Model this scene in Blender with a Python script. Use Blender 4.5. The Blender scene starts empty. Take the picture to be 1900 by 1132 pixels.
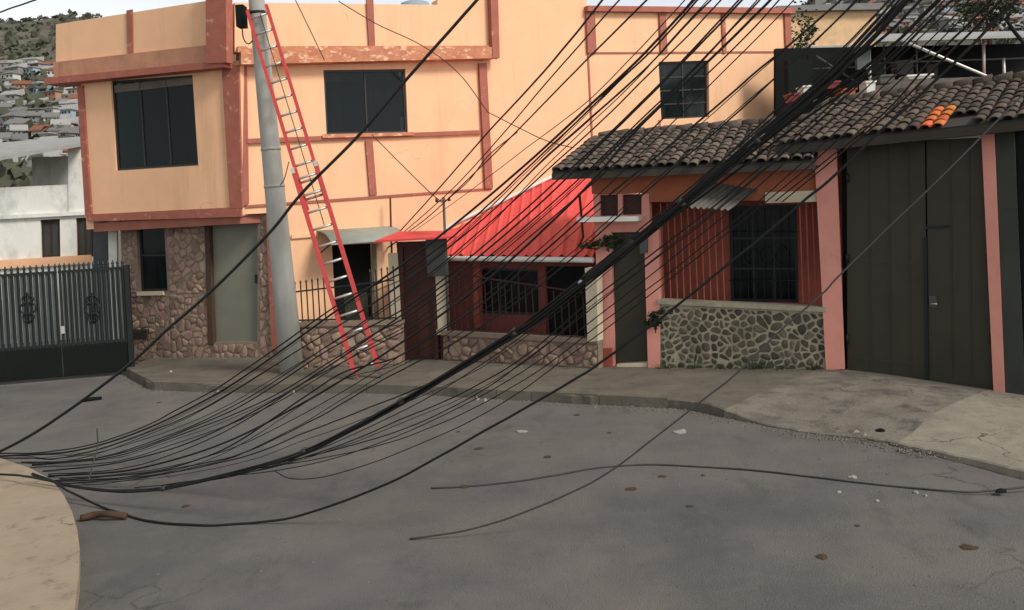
import bpy, bmesh, math, random
from mathutils import Vector, Matrix
from mathutils.geometry import tessellate_polygon
R = math.radians
random.seed(7)
scn = bpy.context.scene
col = scn.collection

# ------------------------------------------------------------------ camera
F_PX, CX, HY, H, ROLL = 1700.0, 950.0, 385.0, 2.70, R(3.2)
cs, sn = math.cos(ROLL), math.sin(ROLL)
cam_d = bpy.data.cameras.new('camera'); cam = bpy.data.objects.new('camera', cam_d); col.objects.link(cam)
cam_d.sensor_width = 36.0; cam_d.lens = 36.0 * F_PX / 1900.0
cam_d.shift_y = -(566.0 - HY) / 1900.0
cam_d.clip_end = 3000; cam_d.clip_start = 0.1
cam.matrix_world = Matrix(((cs, sn, 0, 0), (0, 0, -1, 0), (-sn, cs, 0, H), (0, 0, 0, 1)))
scn.camera = cam

# ------------------------------------------------------------------ sky, sun, exposure
SUN_DIR = Vector((0.74, -0.54, 0.74)).normalized()
w = bpy.data.worlds.new('World'); scn.world = w; w.use_nodes = True
nt = w.node_tree; nt.nodes.clear()
sky = nt.nodes.new('ShaderNodeTexSky'); sky.sky_type = 'NISHITA'; sky.sun_disc = False
sky.sun_elevation = math.asin(SUN_DIR.z); sky.sun_rotation = math.atan2(SUN_DIR.x, SUN_DIR.y)
sky.air_density = 1.0; sky.dust_density = 4.0; sky.ozone_density = 1.0; sky.altitude = 2500
hs = nt.nodes.new('ShaderNodeHueSaturation'); hs.inputs['Saturation'].default_value = 0.16
bg = nt.nodes.new('ShaderNodeBackground'); bg.inputs['Strength'].default_value = 0.10
ow = nt.nodes.new('ShaderNodeOutputWorld')
nt.links.new(sky.outputs[0], hs.inputs['Color']); nt.links.new(hs.outputs[0], bg.inputs[0]); nt.links.new(bg.outputs[0], ow.inputs[0])
sl = bpy.data.lights.new('sun', 'SUN'); sun = bpy.data.objects.new('sun', sl); col.objects.link(sun)
sl.energy = 1.5; sl.angle = R(16); sl.color = (1.0, 0.95, 0.87)
sun.rotation_euler = (-SUN_DIR).to_track_quat('-Z', 'Y').to_euler(); sun.location = (0, 0, 30)
scn.view_settings.view_transform = 'Standard'; scn.view_settings.look = 'None'
scn.view_settings.exposure = 0.95; scn.view_settings.gamma = 1.0

# ------------------------------------------------------------------ projection helpers
def ray(px, py):
    u = (px - CX) / F_PX; v = (HY - py) / F_PX
    return (u * cs + v * sn, 1.0, -u * sn + v * cs)
def gpt(px, py, z=0.0):
    r = ray(px, py); t = (z - H) / r[2]
    return Vector((r[0] * t, t, z))
def dpt(px, py, d):
    r = ray(px, py); return Vector((r[0] * d, d, H + r[2] * d))
class Wall:
    def __init__(s, o, ang):
        s.o = Vector((o[0], o[1], 0)); s.t = Vector((math.cos(ang), math.sin(ang), 0)); s.n = Vector((math.sin(ang), -math.cos(ang), 0))
    @staticmethod
    def two(a, b): return Wall(a, math.atan2(b[1] - a[1], b[0] - a[0]))
    def off(s, d):
        q = Wall((0, 0), 0); q.o = s.o + s.n * d; q.t = s.t; q.n = s.n; return q
    def P(s, px, py, d=0.0):
        r = Vector(ray(px, py)); c = Vector((0, 0, H)); o = s.o + s.n * d
        k = (o - c).dot(s.n) / r.dot(s.n); p = c + r * k
        return ((p - s.o).dot(s.t), p.z)
    def W(s, a, z, d=0.0): return s.o + s.t * a + s.n * d + Vector((0, 0, z))
    def PP(s, px, py, d=0.0): a, z = s.P(px, py, d); return s.W(a, z, d)

# ------------------------------------------------------------------ materials
def mat(name, c1, c2=None, scale=4.0, rough=0.8, detail=6, bump=0.0, bscale=40.0, spec=0.3, metal=0.0,
        stretch=(1, 1, 1), objrand=0.0, dirt=None, dirt_scale=1.2, dirt_pos=(0.52, 0.68), emit=None, dirt_stretch=(1, 1, 1)):
    m = bpy.data.materials.new(name); m.use_nodes = True; t = m.node_tree; n = t.nodes; L = t.links
    b = n['Principled BSDF']; b.inputs['Roughness'].default_value = rough
    b.inputs['Specular IOR Level'].default_value = spec; b.inputs['Metallic'].default_value = metal
    tc = n.new('ShaderNodeNewGeometry')
    def noise(sc, st, det=detail):
        mp = n.new('ShaderNodeMapping'); mp.inputs['Scale'].default_value = st; L.new(tc.outputs['Position'], mp.inputs[0])
        x = n.new('ShaderNodeTexNoise'); x.inputs['Scale'].default_value = sc; x.inputs['Detail'].default_value = det
        x.inputs['Roughness'].default_value = 0.62; L.new(mp.outputs[0], x.inputs['Vector']); return x
    c2 = c2 or tuple(v * 0.8 for v in c1)
    x = noise(scale, stretch); rp = n.new('ShaderNodeValToRGB')
    rp.color_ramp.elements[0].position = 0.33; rp.color_ramp.elements[1].position = 0.67
    rp.color_ramp.elements[0].color = (*c2, 1); rp.color_ramp.elements[1].color = (*c1, 1)
    L.new(x.outputs['Fac'], rp.inputs[0]); out = rp.outputs[0]
    if dirt:
        y = noise(dirt_scale, dirt_stretch, 8); r2 = n.new('ShaderNodeValToRGB')
        r2.color_ramp.elements[0].position, r2.color_ramp.elements[1].position = dirt_pos
        L.new(y.outputs['Fac'], r2.inputs[0])
        mx = n.new('ShaderNodeMix'); mx.data_type = 'RGBA'; L.new(r2.outputs[0], mx.inputs['Factor'])
        L.new(out, mx.inputs['A']); mx.inputs['B'].default_value = (*dirt, 1); out = mx.outputs['Result']
    if objrand:
        oi = n.new('ShaderNodeObjectInfo'); mr = n.new('ShaderNodeMapRange')
        mr.inputs['To Min'].default_value = 1 - objrand; mr.inputs['To Max'].default_value = 1 + objrand
        L.new(oi.outputs['Random'], mr.inputs['Value'])
        h2 = n.new('ShaderNodeHueSaturation'); L.new(mr.outputs[0], h2.inputs['Value']); L.new(out, h2.inputs['Color'])
        mr2 = n.new('ShaderNodeMapRange'); mr2.inputs['To Min'].default_value = 0.485; mr2.inputs['To Max'].default_value = 0.515
        ma = n.new('ShaderNodeMath'); ma.operation = 'FRACT'; mb = n.new('ShaderNodeMath'); mb.operation = 'MULTIPLY'; mb.inputs[1].default_value = 7.3
        L.new(oi.outputs['Random'], mb.inputs[0]); L.new(mb.outputs[0], ma.inputs[0]); L.new(ma.outputs[0], mr2.inputs['Value']); L.new(mr2.outputs[0], h2.inputs['Hue'])
        out = h2.outputs[0]
    L.new(out, b.inputs['Base Color'])
    if bump:
        z = noise(bscale, (1, 1, 1), 6); bp = n.new('ShaderNodeBump'); bp.inputs['Strength'].default_value = bump; bp.inputs['Distance'].default_value = 0.02
        L.new(z.outputs['Fac'], bp.inputs['Height']); L.new(bp.outputs[0], b.inputs['Normal'])
    return m

M = {}
M['orange'] = mat('orange plaster', (0.82, 0.487, 0.285), (0.78, 0.455, 0.26), 2.0, 0.85, bump=0.15, bscale=60, dirt=(0.62, 0.36, 0.20), dirt_scale=1.0, dirt_pos=(0.55, 0.85), dirt_stretch=(2.2, 2.2, 0.35))
M['trim'] = mat('red brown trim paint', (0.37, 0.125, 0.085), (0.31, 0.10, 0.068), 5, 0.75, bump=0.1, dirt=(0.52, 0.27, 0.17), dirt_scale=6, dirt_pos=(0.60, 0.70))
M['peel'] = mat('peeling trim paint', (0.56, 0.25, 0.13), (0.42, 0.15, 0.085), 5, 0.8, bump=0.2, dirt=(0.72, 0.45, 0.27), dirt_scale=4.5, dirt_pos=(0.54, 0.62), dirt_stretch=(1.2, 1.2, 2.6))
M['fascia'] = mat('brown orange fascia paint', (0.50, 0.25, 0.15), (0.40, 0.19, 0.115), 3, 0.8, bump=0.1, dirt=(0.30, 0.15, 0.10), dirt_scale=2.5, dirt_pos=(0.55, 0.75), dirt_stretch=(2, 2, .4))
M['soffit'] = mat('brown soffit paint', (0.33, 0.12, 0.08), None, 3, 0.8)
M['asphalt'] = mat('worn asphalt', (0.168, 0.154, 0.143), (0.122, 0.113, 0.108), 1.1, 0.9, 10, bump=0.9, bscale=75, dirt=(0.19, 0.172, 0.146), dirt_scale=0.45, dirt_pos=(0.45, 0.75))
def cracks(m, sc, width, col_, mask_scale, lo, hi):
    t = m.node_tree; n = t.nodes; L = t.links; b = n['Principled BSDF']; src = b.inputs['Base Color'].links[0].from_socket
    g = n.new('ShaderNodeNewGeometry'); nz = n.new('ShaderNodeTexNoise'); nz.inputs['Scale'].default_value = sc * 3; nz.inputs['Detail'].default_value = 5
    L.new(g.outputs['Position'], nz.inputs['Vector']); ad = n.new('ShaderNodeMix'); ad.data_type = 'RGBA'; ad.blend_type = 'LINEAR_LIGHT'; ad.inputs['Factor'].default_value = .28 / sc
    L.new(g.outputs['Position'], ad.inputs['A']); L.new(nz.outputs['Color'], ad.inputs['B'])
    v = n.new('ShaderNodeTexVoronoi'); v.feature = 'DISTANCE_TO_EDGE'; v.inputs['Scale'].default_value = sc; L.new(ad.outputs['Result'], v.inputs['Vector'])
    r = n.new('ShaderNodeMapRange'); r.inputs['From Min'].default_value = 0; r.inputs['From Max'].default_value = width; r.inputs['To Min'].default_value = 1; r.inputs['To Max'].default_value = 0; L.new(v.outputs['Distance'], r.inputs['Value'])
    k = n.new('ShaderNodeTexNoise'); k.inputs['Scale'].default_value = mask_scale; L.new(g.outputs['Position'], k.inputs['Vector'])
    r2 = n.new('ShaderNodeMapRange'); r2.inputs['From Min'].default_value = lo; r2.inputs['From Max'].default_value = hi; L.new(k.outputs['Fac'], r2.inputs['Value'])
    mu = n.new('ShaderNodeMath'); mu.operation = 'MULTIPLY'; L.new(r.outputs[0], mu.inputs[0]); L.new(r2.outputs[0], mu.inputs[1])
    mx = n.new('ShaderNodeMix'); mx.data_type = 'RGBA'; L.new(mu.outputs[0], mx.inputs['Factor']); L.new(src, mx.inputs['A']); mx.inputs['B'].default_value = (*col_, 1); L.new(mx.outputs['Result'], b.inputs['Base Color'])
def stains(m, sc, col_, lo, hi, amt, st=(1, 1, 1)):
    t = m.node_tree; n = t.nodes; L = t.links; b = n['Principled BSDF']; src = b.inputs['Base Color'].links[0].from_socket
    g = n.new('ShaderNodeNewGeometry'); mp = n.new('ShaderNodeMapping'); mp.inputs['Scale'].default_value = st; mp.inputs['Location'].default_value = (3.7, 1.9, 5.1); L.new(g.outputs['Position'], mp.inputs[0])
    k = n.new('ShaderNodeTexNoise'); k.inputs['Scale'].default_value = sc; k.inputs['Detail'].default_value = 9; k.inputs['Roughness'].default_value = .7; L.new(mp.outputs[0], k.inputs['Vector'])
    r2 = n.new('ShaderNodeMapRange'); r2.inputs['From Min'].default_value = lo; r2.inputs['From Max'].default_value = hi; r2.inputs['To Max'].default_value = amt; L.new(k.outputs['Fac'], r2.inputs['Value'])
    mx = n.new('ShaderNodeMix'); mx.data_type = 'RGBA'; L.new(r2.outputs[0], mx.inputs['Factor']); L.new(src, mx.inputs['A']); mx.inputs['B'].default_value = (*col_, 1); L.new(mx.outputs['Result'], b.inputs['Base Color'])
stains(M['asphalt'], 1.3, (0.065, 0.06, 0.056), .56, .74, .75, (1, .45, 1)); stains(M['asphalt'], 9, (0.21, 0.195, 0.17), .6, .75, .5); stains(M['asphalt'], 70, (0.26, 0.245, 0.225), .60, .70, .55); stains(M['asphalt'], 55, (0.05, 0.047, 0.044), .62, .72, .6); stains(M['asphalt'], .55, (0.205, 0.185, 0.155), .54, .70, .6, (.35, 1, 1)); stains(M['asphalt'], .32, (0.085, 0.082, 0.08), .50, .62, .5)
cracks(M['asphalt'], .55, .011, (0.055, 0.05, 0.046), .35, .56, .68)
stains(M['orange'], 1.7, (0.55, 0.33, 0.20), .56, .80, .65, (3.5, 3.5, .2)); stains(M['orange'], 14, (0.86, 0.66, 0.45), .70, .76, .6)
cracks(M['orange'], .5, .004, (0.50, 0.28, 0.15), .6, .54, .62)
M['pave'] = mat('grey concrete pavement', (0.165, 0.146, 0.112), (0.108, 0.095, 0.073), 1.6, 0.9, 10, bump=0.5, bscale=30, dirt=(0.07, 0.064, 0.052), dirt_scale=2.2, dirt_pos=(0.55, 0.75))
M['drive'] = mat('rough cast concrete', (0.225, 0.20, 0.16), (0.14, 0.125, 0.10), 2.2, 0.95, 10, bump=0.8, bscale=22, dirt=(0.09, 0.08, 0.068), dirt_scale=2.6, dirt_pos=(0.52, 0.68))
M['apron'] = mat('pale concrete', (0.29, 0.265, 0.205), (0.22, 0.20, 0.155), 2.0, 0.9, 10, bump=0.5, bscale=28, dirt=(0.18, 0.165, 0.13), dirt_scale=1.6, dirt_pos=(0.52, 0.75))
M['corner'] = mat('buff concrete', (0.36, 0.29, 0.20), (0.29, 0.23, 0.16), 1.5, 0.9, 10, bump=0.4, bscale=30, dirt=(0.22, 0.18, 0.13), dirt_scale=1.5, dirt_pos=(0.55, 0.8))
for q_ in ('pave', 'drive', 'apron', 'corner'): cracks(M[q_], .7, .010, (0.05, 0.045, 0.035), .5, .48, .56); stains(M[q_], 3.5, (0.075, 0.066, 0.052), .56, .72, .7)
M['stone_pink'] = mat('pinkish field stone', (0.33, 0.225, 0.165), (0.22, 0.15, 0.11), 9, 0.85, bump=0.5, bscale=40, objrand=0.30)
M['mortar_pink'] = mat('brown mortar', (0.25, 0.19, 0.14), (0.19, 0.14, 0.105), 9, 0.95, bump=0.4)
M['stone_dark'] = mat('dark river stone', (0.105, 0.089, 0.062), (0.06, 0.052, 0.038), 12, 0.8, bump=0.5, bscale=45, objrand=0.45)
M['mortar_pale'] = mat('pale mortar', (0.36, 0.32, 0.23), (0.27, 0.24, 0.17), 10, 0.95, bump=0.5, dirt=(0.16, 0.15, 0.09), dirt_scale=2.0, dirt_pos=(0.5, 0.7))
M['pink'] = mat('salmon paint', (0.68, 0.295, 0.235), (0.62, 0.255, 0.20), 3, 0.8, bump=0.1, dirt=(0.33, 0.14, 0.10), dirt_scale=2.5, dirt_pos=(0.58, 0.8), dirt_stretch=(1, 1, .5))
M['pinkdeep'] = mat('brick red paint', (0.36, 0.085, 0.055), (0.28, 0.07, 0.045), 3, 0.85, bump=0.1)
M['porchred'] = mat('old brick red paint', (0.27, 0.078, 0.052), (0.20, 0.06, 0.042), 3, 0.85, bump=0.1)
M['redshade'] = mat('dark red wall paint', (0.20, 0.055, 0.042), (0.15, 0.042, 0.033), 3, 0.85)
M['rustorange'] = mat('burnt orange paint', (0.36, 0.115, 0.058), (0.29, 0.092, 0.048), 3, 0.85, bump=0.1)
M['glass'] = mat('dark window glass', (0.012, 0.018, 0.017), (0.004, 0.007, 0.007), 1.6, 0.12, spec=0.14, stretch=(3, 3, .4))
def glassmat():
    m = bpy.data.materials.new('tinted window glass'); m.use_nodes = True; t = m.node_tree; n = t.nodes; L = t.links; n.clear()
    o = n.new('ShaderNodeOutputMaterial'); tr = n.new('ShaderNodeBsdfTransparent'); tr.inputs[0].default_value = (.30, .36, .35, 1); gl = n.new('ShaderNodeBsdfGlossy'); gl.inputs['Roughness'].default_value = .04; gl.inputs[0].default_value = (.55, .6, .6, 1)
    fr = n.new('ShaderNodeFresnel'); fr.inputs[0].default_value = 1.35; mx = n.new('ShaderNodeMixShader'); L.new(fr.outputs[0], mx.inputs[0]); L.new(tr.outputs[0], mx.inputs[1]); L.new(gl.outputs[0], mx.inputs[2]); L.new(mx.outputs[0], o.inputs[0]); return m
M['clear'] = glassmat()
M['curtain'] = mat('grey curtain cloth', (0.30, 0.29, 0.26), (0.22, 0.21, 0.19), 6, 0.9)
M['frame'] = mat('dark bronze frame', (0.03, 0.03, 0.028), None, 5, 0.5)
M['gategreen'] = mat('dark green sheet steel', (0.050, 0.047, 0.030), (0.037, 0.036, 0.024), 1.5, 0.55, spec=0.25, dirt=(0.04, 0.036, 0.026), dirt_scale=1.5, dirt_pos=(0.5, 0.8))
M['doorgrey'] = mat('grey green door paint', (0.20, 0.19, 0.145), (0.17, 0.165, 0.125), 2, 0.6)
M['blackiron'] = mat('black iron paint', (0.012, 0.016, 0.015), None, 5, 0.5)
M['greysheet'] = mat('grey painted sheet', (0.085, 0.098, 0.094), (0.062, 0.072, 0.07), 3, 0.6)
M['redroof'] = mat('red painted metal roof', (0.82, 0.078, 0.082), (0.74, 0.062, 0.066), 1.5, 0.55, spec=0.35, dirt=(0.55, 0.05, 0.05), dirt_scale=1.5, dirt_pos=(0.5, 0.8))
M['white'] = mat('white paint', (0.72, 0.70, 0.64), (0.62, 0.60, 0.54), 3, 0.7, dirt=(0.42, 0.39, 0.33), dirt_scale=2.0, dirt_pos=(0.58, 0.8))
M['whitewall'] = mat('weathered whitewash', (0.76, 0.75, 0.69), (0.66, 0.655, 0.60), 1.5, 0.85, dirt=(0.25, 0.25, 0.23), dirt_scale=0.9, dirt_pos=(0.50, 0.72), dirt_stretch=(1, 1, .6))
M['beige'] = mat('beige plaster', (0.58, 0.50, 0.36), (0.50, 0.42, 0.30), 3, 0.85, dirt=(0.28, 0.23, 0.17), dirt_scale=3, dirt_pos=(0.58, 0.8))
M['maroon'] = mat('maroon sheet steel', (0.060, 0.020, 0.016), (0.042, 0.016, 0.013), 3, 0.55, spec=0.25)
M['tile'] = mat('weathered clay tile', (0.165, 0.122, 0.094), (0.068, 0.054, 0.045), 10, 0.9, bump=0.4, objrand=0.40, dirt=(0.055, 0.055, 0.038), dirt_scale=5, dirt_pos=(0.52, 0.66))
M['tilebed'] = mat('mossy tile channel', (0.055, 0.048, 0.038), None, 8, 0.95)
M['tileorange'] = mat('fresh orange clay tile', (0.62, 0.19, 0.05), (0.50, 0.13, 0.04), 8, 0.8, objrand=0.15)
M['pole'] = mat('grey cast concrete', (0.41, 0.405, 0.36), (0.34, 0.335, 0.30), 3, 0.85, 8, bump=0.25, bscale=60, stretch=(2, 2, .4), dirt=(0.29, 0.28, 0.245), dirt_scale=2, dirt_pos=(0.5, 0.75), dirt_stretch=(2, 2, .5))
stains(M['gategreen'], 2.5, (0.075, 0.055, 0.035), .58, .74, .55, (1, 1, .35)); stains(M['redroof'], 1.3, (0.50, 0.10, 0.085), .55, .75, .6, (1, 1, 1))
M['ladder'] = mat('red fibreglass rail', (0.52, 0.055, 0.05), (0.44, 0.045, 0.045), 8, 0.45, spec=0.4)
M['alu'] = mat('dull aluminium', (0.62, 0.60, 0.55), None, 6, 0.45, metal=0.6)
M['cable'] = mat('black cable sheath', (0.014, 0.013, 0.012), (0.010, 0.010, 0.009), 6, 0.6, spec=0.25)
M['cablebrown'] = mat('dusty brown cable sheath', (0.075, 0.045, 0.03), None, 6, 0.7, spec=0.2)
M['cablegrey'] = mat('dusty grey cable sheath', (0.055, 0.052, 0.048), None, 6, 0.7, spec=0.2)
M['canopy'] = mat('grey fibreglass sheet', (0.30, 0.33, 0.28), (0.24, 0.27, 0.23), 3, 0.5)
M['zinc'] = mat('old zinc sheet', (0.12, 0.11, 0.092), (0.07, 0.066, 0.056), 5, 0.7)
M['pipe'] = mat('grey steel pipe', (0.10, 0.095, 0.085), None, 5, 0.6, metal=0.3)
M['darkgrey'] = mat('dark grey plaster', (0.05, 0.054, 0.045), (0.036, 0.04, 0.034), 2, 0.85)
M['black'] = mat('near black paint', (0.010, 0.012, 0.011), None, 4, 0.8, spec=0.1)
M['red'] = mat('red plastic', (0.20, 0.035, 0.035), None, 4, 0.5)
M['hill'] = mat('dry hillside scrub', (0.14, 0.125, 0.095), (0.085, 0.08, 0.06), 0.05, 0.95, 10, dirt=(0.17, 0.15, 0.11), dirt_scale=0.03, dirt_pos=(0.5, 0.7))
M['leaf'] = mat('green leaves', (0.034, 0.055, 0.02), (0.02, 0.033, 0.013), 3, 0.7, objrand=0.3)
M['scrub'] = mat('dusty grey green scrub', (0.085, 0.085, 0.055), (0.05, 0.055, 0.036), 0.2, 0.9)
M['deadleaf'] = mat('dead leaf brown', (0.07, 0.045, 0.025), None, 9, 0.8)
M['grit'] = mat('grey brown grit', (0.17, 0.15, 0.12), (0.09, 0.08, 0.065), 20, 0.95)
M['wood'] = mat('brown wood', (0.075, 0.042, 0.025), (0.05, 0.03, 0.018), 9, 0.85)
M['paper'] = mat('dirty paper', (0.34, 0.32, 0.28), None, 9, 0.8)
HC = [mat('house wall white', (0.55, 0.54, 0.50)), mat('house wall cream', (0.50, 0.43, 0.29)), mat('house wall grey block', (0.27, 0.26, 0.24)),
      mat('house wall salmon', (0.42, 0.22, 0.15)), mat('house wall pale blue', (0.33, 0.40, 0.45)), mat('house wall ochre', (0.68, 0.45, 0.25))]
HR = [mat('far roof zinc', (0.36, 0.35, 0.33)), mat('far roof clay', (0.24, 0.10, 0.06)), mat('far roof cement', (0.20, 0.19, 0.18))]

# ------------------------------------------------------------------ object helpers
WL = {}
def wl(o): return WL.get(o.name, Vector((0, 0, 0)))
def tag(o, label=None, cat=None, group=None, kind=None):
    if label: o['label'] = label
    if cat: o['category'] = cat
    if group: o['group'] = group
    if kind: o['kind'] = kind
    return o
def thing(name, loc, label, cat, group=None):
    o = bpy.data.objects.new(name, None); col.objects.link(o); o.empty_display_size = 0.2
    o.location = loc; WL[o.name] = Vector(loc); return tag(o, label, cat, group)
def inside(c, poly):
    r = False; j = len(poly) - 1
    for i in range(len(poly)):
        if (poly[i][1] > c[1]) != (poly[j][1] > c[1]) and c[0] < (poly[j][0] - poly[i][0]) * (c[1] - poly[i][1]) / (poly[j][1] - poly[i][1]) + poly[i][0]: r = not r
        j = i
    return r
class MB:
    def __init__(s): s.v = []; s.f = []; s.sm = []
    def face(s, idx, smooth=False): s.f.append(tuple(idx)); s.sm.append(smooth)
    def quadbox(s, c):           # 8 corners: bottom 4 ccw, top 4
        b = len(s.v); s.v += [Vector(p) for p in c]
        for q in ((3, 2, 1, 0), (4, 5, 6, 7), (0, 1, 5, 4), (1, 2, 6, 5), (2, 3, 7, 6), (3, 0, 4, 7)): s.face([b + i for i in q])
        return s
    def wbox(s, W, a0, a1, z0, z1, d0, d1):
        return s.quadbox([W.W(a0, z0, d1), W.W(a1, z0, d1), W.W(a1, z0, d0), W.W(a0, z0, d0), W.W(a0, z1, d1), W.W(a1, z1, d1), W.W(a1, z1, d0), W.W(a0, z1, d0)])
    def box(s, x0, x1, y0, y1, z0, z1):
        return s.quadbox([(x0, y0, z0), (x1, y0, z0), (x1, y1, z0), (x0, y1, z0), (x0, y0, z1), (x1, y0, z1), (x1, y1, z1), (x0, y1, z1)])
    def prism(s, W, poly, d0, d1, holes=()):    # polygon (a, z) list on wall W from depth d0 (back) to d1 (front)
        poly = list(poly) if parea(poly) > 0 else list(poly)[::-1]; holes = [list(h) if parea(h) < 0 else list(h)[::-1] for h in holes]
        loops = [poly] + holes; flat = [p for l in loops for p in l]
        if len(loops) == 1: tris = tessellate_polygon([[Vector((p[0], p[1], 0)) for p in poly]])
        else:
            bm = bmesh.new(); vs = [bm.verts.new((p[0], p[1], 0)) for p in flat]; es = []; k = 0
            for l in loops:
                es += [bm.edges.new((vs[k + i], vs[k + (i + 1) % len(l)])) for i in range(len(l))]; k += len(l)
            bm.verts.index_update(); bmesh.ops.triangle_fill(bm, edges=es, use_beauty=True, normal=(0, 0, 1))
            bm.verts.index_update(); tris = []
            for f in bm.faces:
                c = f.calc_center_median()
                if not any(inside(c, h) for h in holes): tris.append(tuple(v.index for v in f.verts))
            bm.free()
        b = len(s.v); n = len(flat)
        s.v += [W.W(p[0], p[1], d1) for p in flat] + [W.W(p[0], p[1], d0) for p in flat]
        for t in tris:
            A, B, C = [flat[i] for i in t]
            if (B[0] - A[0]) * (C[1] - A[1]) - (B[1] - A[1]) * (C[0] - A[0]) < 0: t = (t[0], t[2], t[1])
            s.face([b + i for i in t]); s.face([b + n + i for i in reversed(t)])
        k = 0
        for li, l in enumerate(loops):
            m = len(l); area = sum(l[i][0] * l[(i + 1) % m][1] - l[(i + 1) % m][0] * l[i][1] for i in range(m))
            for i in range(m):
                j = (i + 1) % m; q = [b + k + i, b + n + k + i, b + n + k + j, b + k + j]
                if (area < 0) != (li > 0): q.reverse()
                s.face(q)
            k += m
        return s
    def pp(s, W, pix, d0, d1, holes=()):          # the same with photo pixels
        return s.prism(W, [W.P(*p) for p in pix], d0, d1, [[W.P(*p) for p in h] for h in holes])
    def tube(s, pts, r, n=6, cap=True, smooth=True):
        pts = [Vector(p) for p in pts]; b = len(s.v); m = len(pts)
        up = Vector((0, 0, 1)); prev = None
        for i, p in enumerate(pts):
            t = (pts[min(i + 1, m - 1)] - pts[max(i - 1, 0)]).normalized()
            if prev is None:
                a = t.cross(up)
                if a.length < 1e-3: a = t.cross(Vector((1, 0, 0)))
                a.normalize()
            else:
                a = (prev - t * prev.dot(t)).normalized()
            prev = a; c = t.cross(a); rr = r[i] if isinstance(r, (list, tuple)) else r
            for k in range(n):
                th = 2 * math.pi * k / n; s.v.append(p + (a * math.cos(th) + c * math.sin(th)) * rr)
        for i in range(m - 1):
            for k in range(n):
                k2 = (k + 1) % n; s.face([b + i * n + k, b + i * n + k2, b + (i + 1) * n + k2, b + (i + 1) * n + k], smooth)
        if cap:
            s.face([b + k for k in reversed(range(n))]); s.face([b + (m - 1) * n + k for k in range(n)])
        return s
    def beam(s, a, b, w1, h1, side):             # rectangular bar between two points; side = width direction
        a = Vector(a); b = Vector(b); t = (b - a).normalized(); u = (side - t * side.dot(t)).normalized() * w1 / 2; v = t.cross(u).normalized() * h1 / 2
        return s.quadbox([a - u - v, a + u - v, a + u + v, a - u + v, b - u - v, b + u - v, b + u + v, b - u + v])
    def build(s, name, m, parent=None, origin=None):
        lo = Vector((min(v.x for v in s.v), min(v.y for v in s.v), min(v.z for v in s.v))); hi = Vector((max(v.x for v in s.v), max(v.y for v in s.v), max(v.z for v in s.v)))
        o0 = Vector(origin) if origin is not None else Vector(((lo.x + hi.x) / 2, (lo.y + hi.y) / 2, lo.z))
        me = bpy.data.meshes.new(name); me.from_pydata([v - o0 for v in s.v], [], s.f)
        me.polygons.foreach_set('use_smooth', s.sm); me.materials.append(m); me.update()
        o = bpy.data.objects.new(name, me); col.objects.link(o); WL[o.name] = o0
        if parent is not None: o.parent = parent; o.location = o0 - wl(parent)
        else: o.location = o0
        return o
def struct(o): o['kind'] = 'structure'; return o
def catmull(P, n=8):
    P = [P[0] * 2 - P[1] if False else 2 * P[0] - P[1]] + P + [2 * P[-1] - P[-2]]; out = []
    for i in range(1, len(P) - 2):
        p0, p1, p2, p3 = P[i - 1:i + 3]
        for k in range(n):
            t = k / n; out.append(0.5 * ((2 * p1) + (p2 - p0) * t + (2 * p0 - 5 * p1 + 4 * p2 - p3) * t * t + (3 * p1 - p0 - 3 * p2 + p3) * t ** 3))
    out.append(P[-2]); return out

def clip_half(poly, nx, ny, c):      # keep nx*x+ny*y <= c
    out = []
    for i in range(len(poly)):
        a, b = poly[i], poly[(i + 1) % len(poly)]; da = nx * a[0] + ny * a[1] - c; db = nx * b[0] + ny * b[1] - c
        if da <= 0: out.append(a)
        if (da < 0 < db) or (db < 0 < da):
            t = da / (da - db); out.append((a[0] + (b[0] - a[0]) * t, a[1] + (b[1] - a[1]) * t))
    return out
def inset(poly, g):
    out = poly; m = len(poly)
    cx = sum(p[0] for p in poly) / m; cy = sum(p[1] for p in poly) / m
    for i in range(m):
        a, b = poly[i], poly[(i + 1) % m]; ex, ey = b[0] - a[0], b[1] - a[1]; l = math.hypot(ex, ey)
        if l < 1e-6: continue
        nx, ny = ey / l, -ex / l; c = nx * a[0] + ny * a[1]
        if nx * cx + ny * cy > c: nx, ny, c = -nx, -ny, -c
        out = clip_half(out, nx, ny, c - g)
        if len(out) < 3: return []
    return out
def parea(p): return 0.5 * sum(p[i][0] * p[(i + 1) % len(p)][1] - p[(i + 1) % len(p)][0] * p[i][1] for i in range(len(p)))
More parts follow.
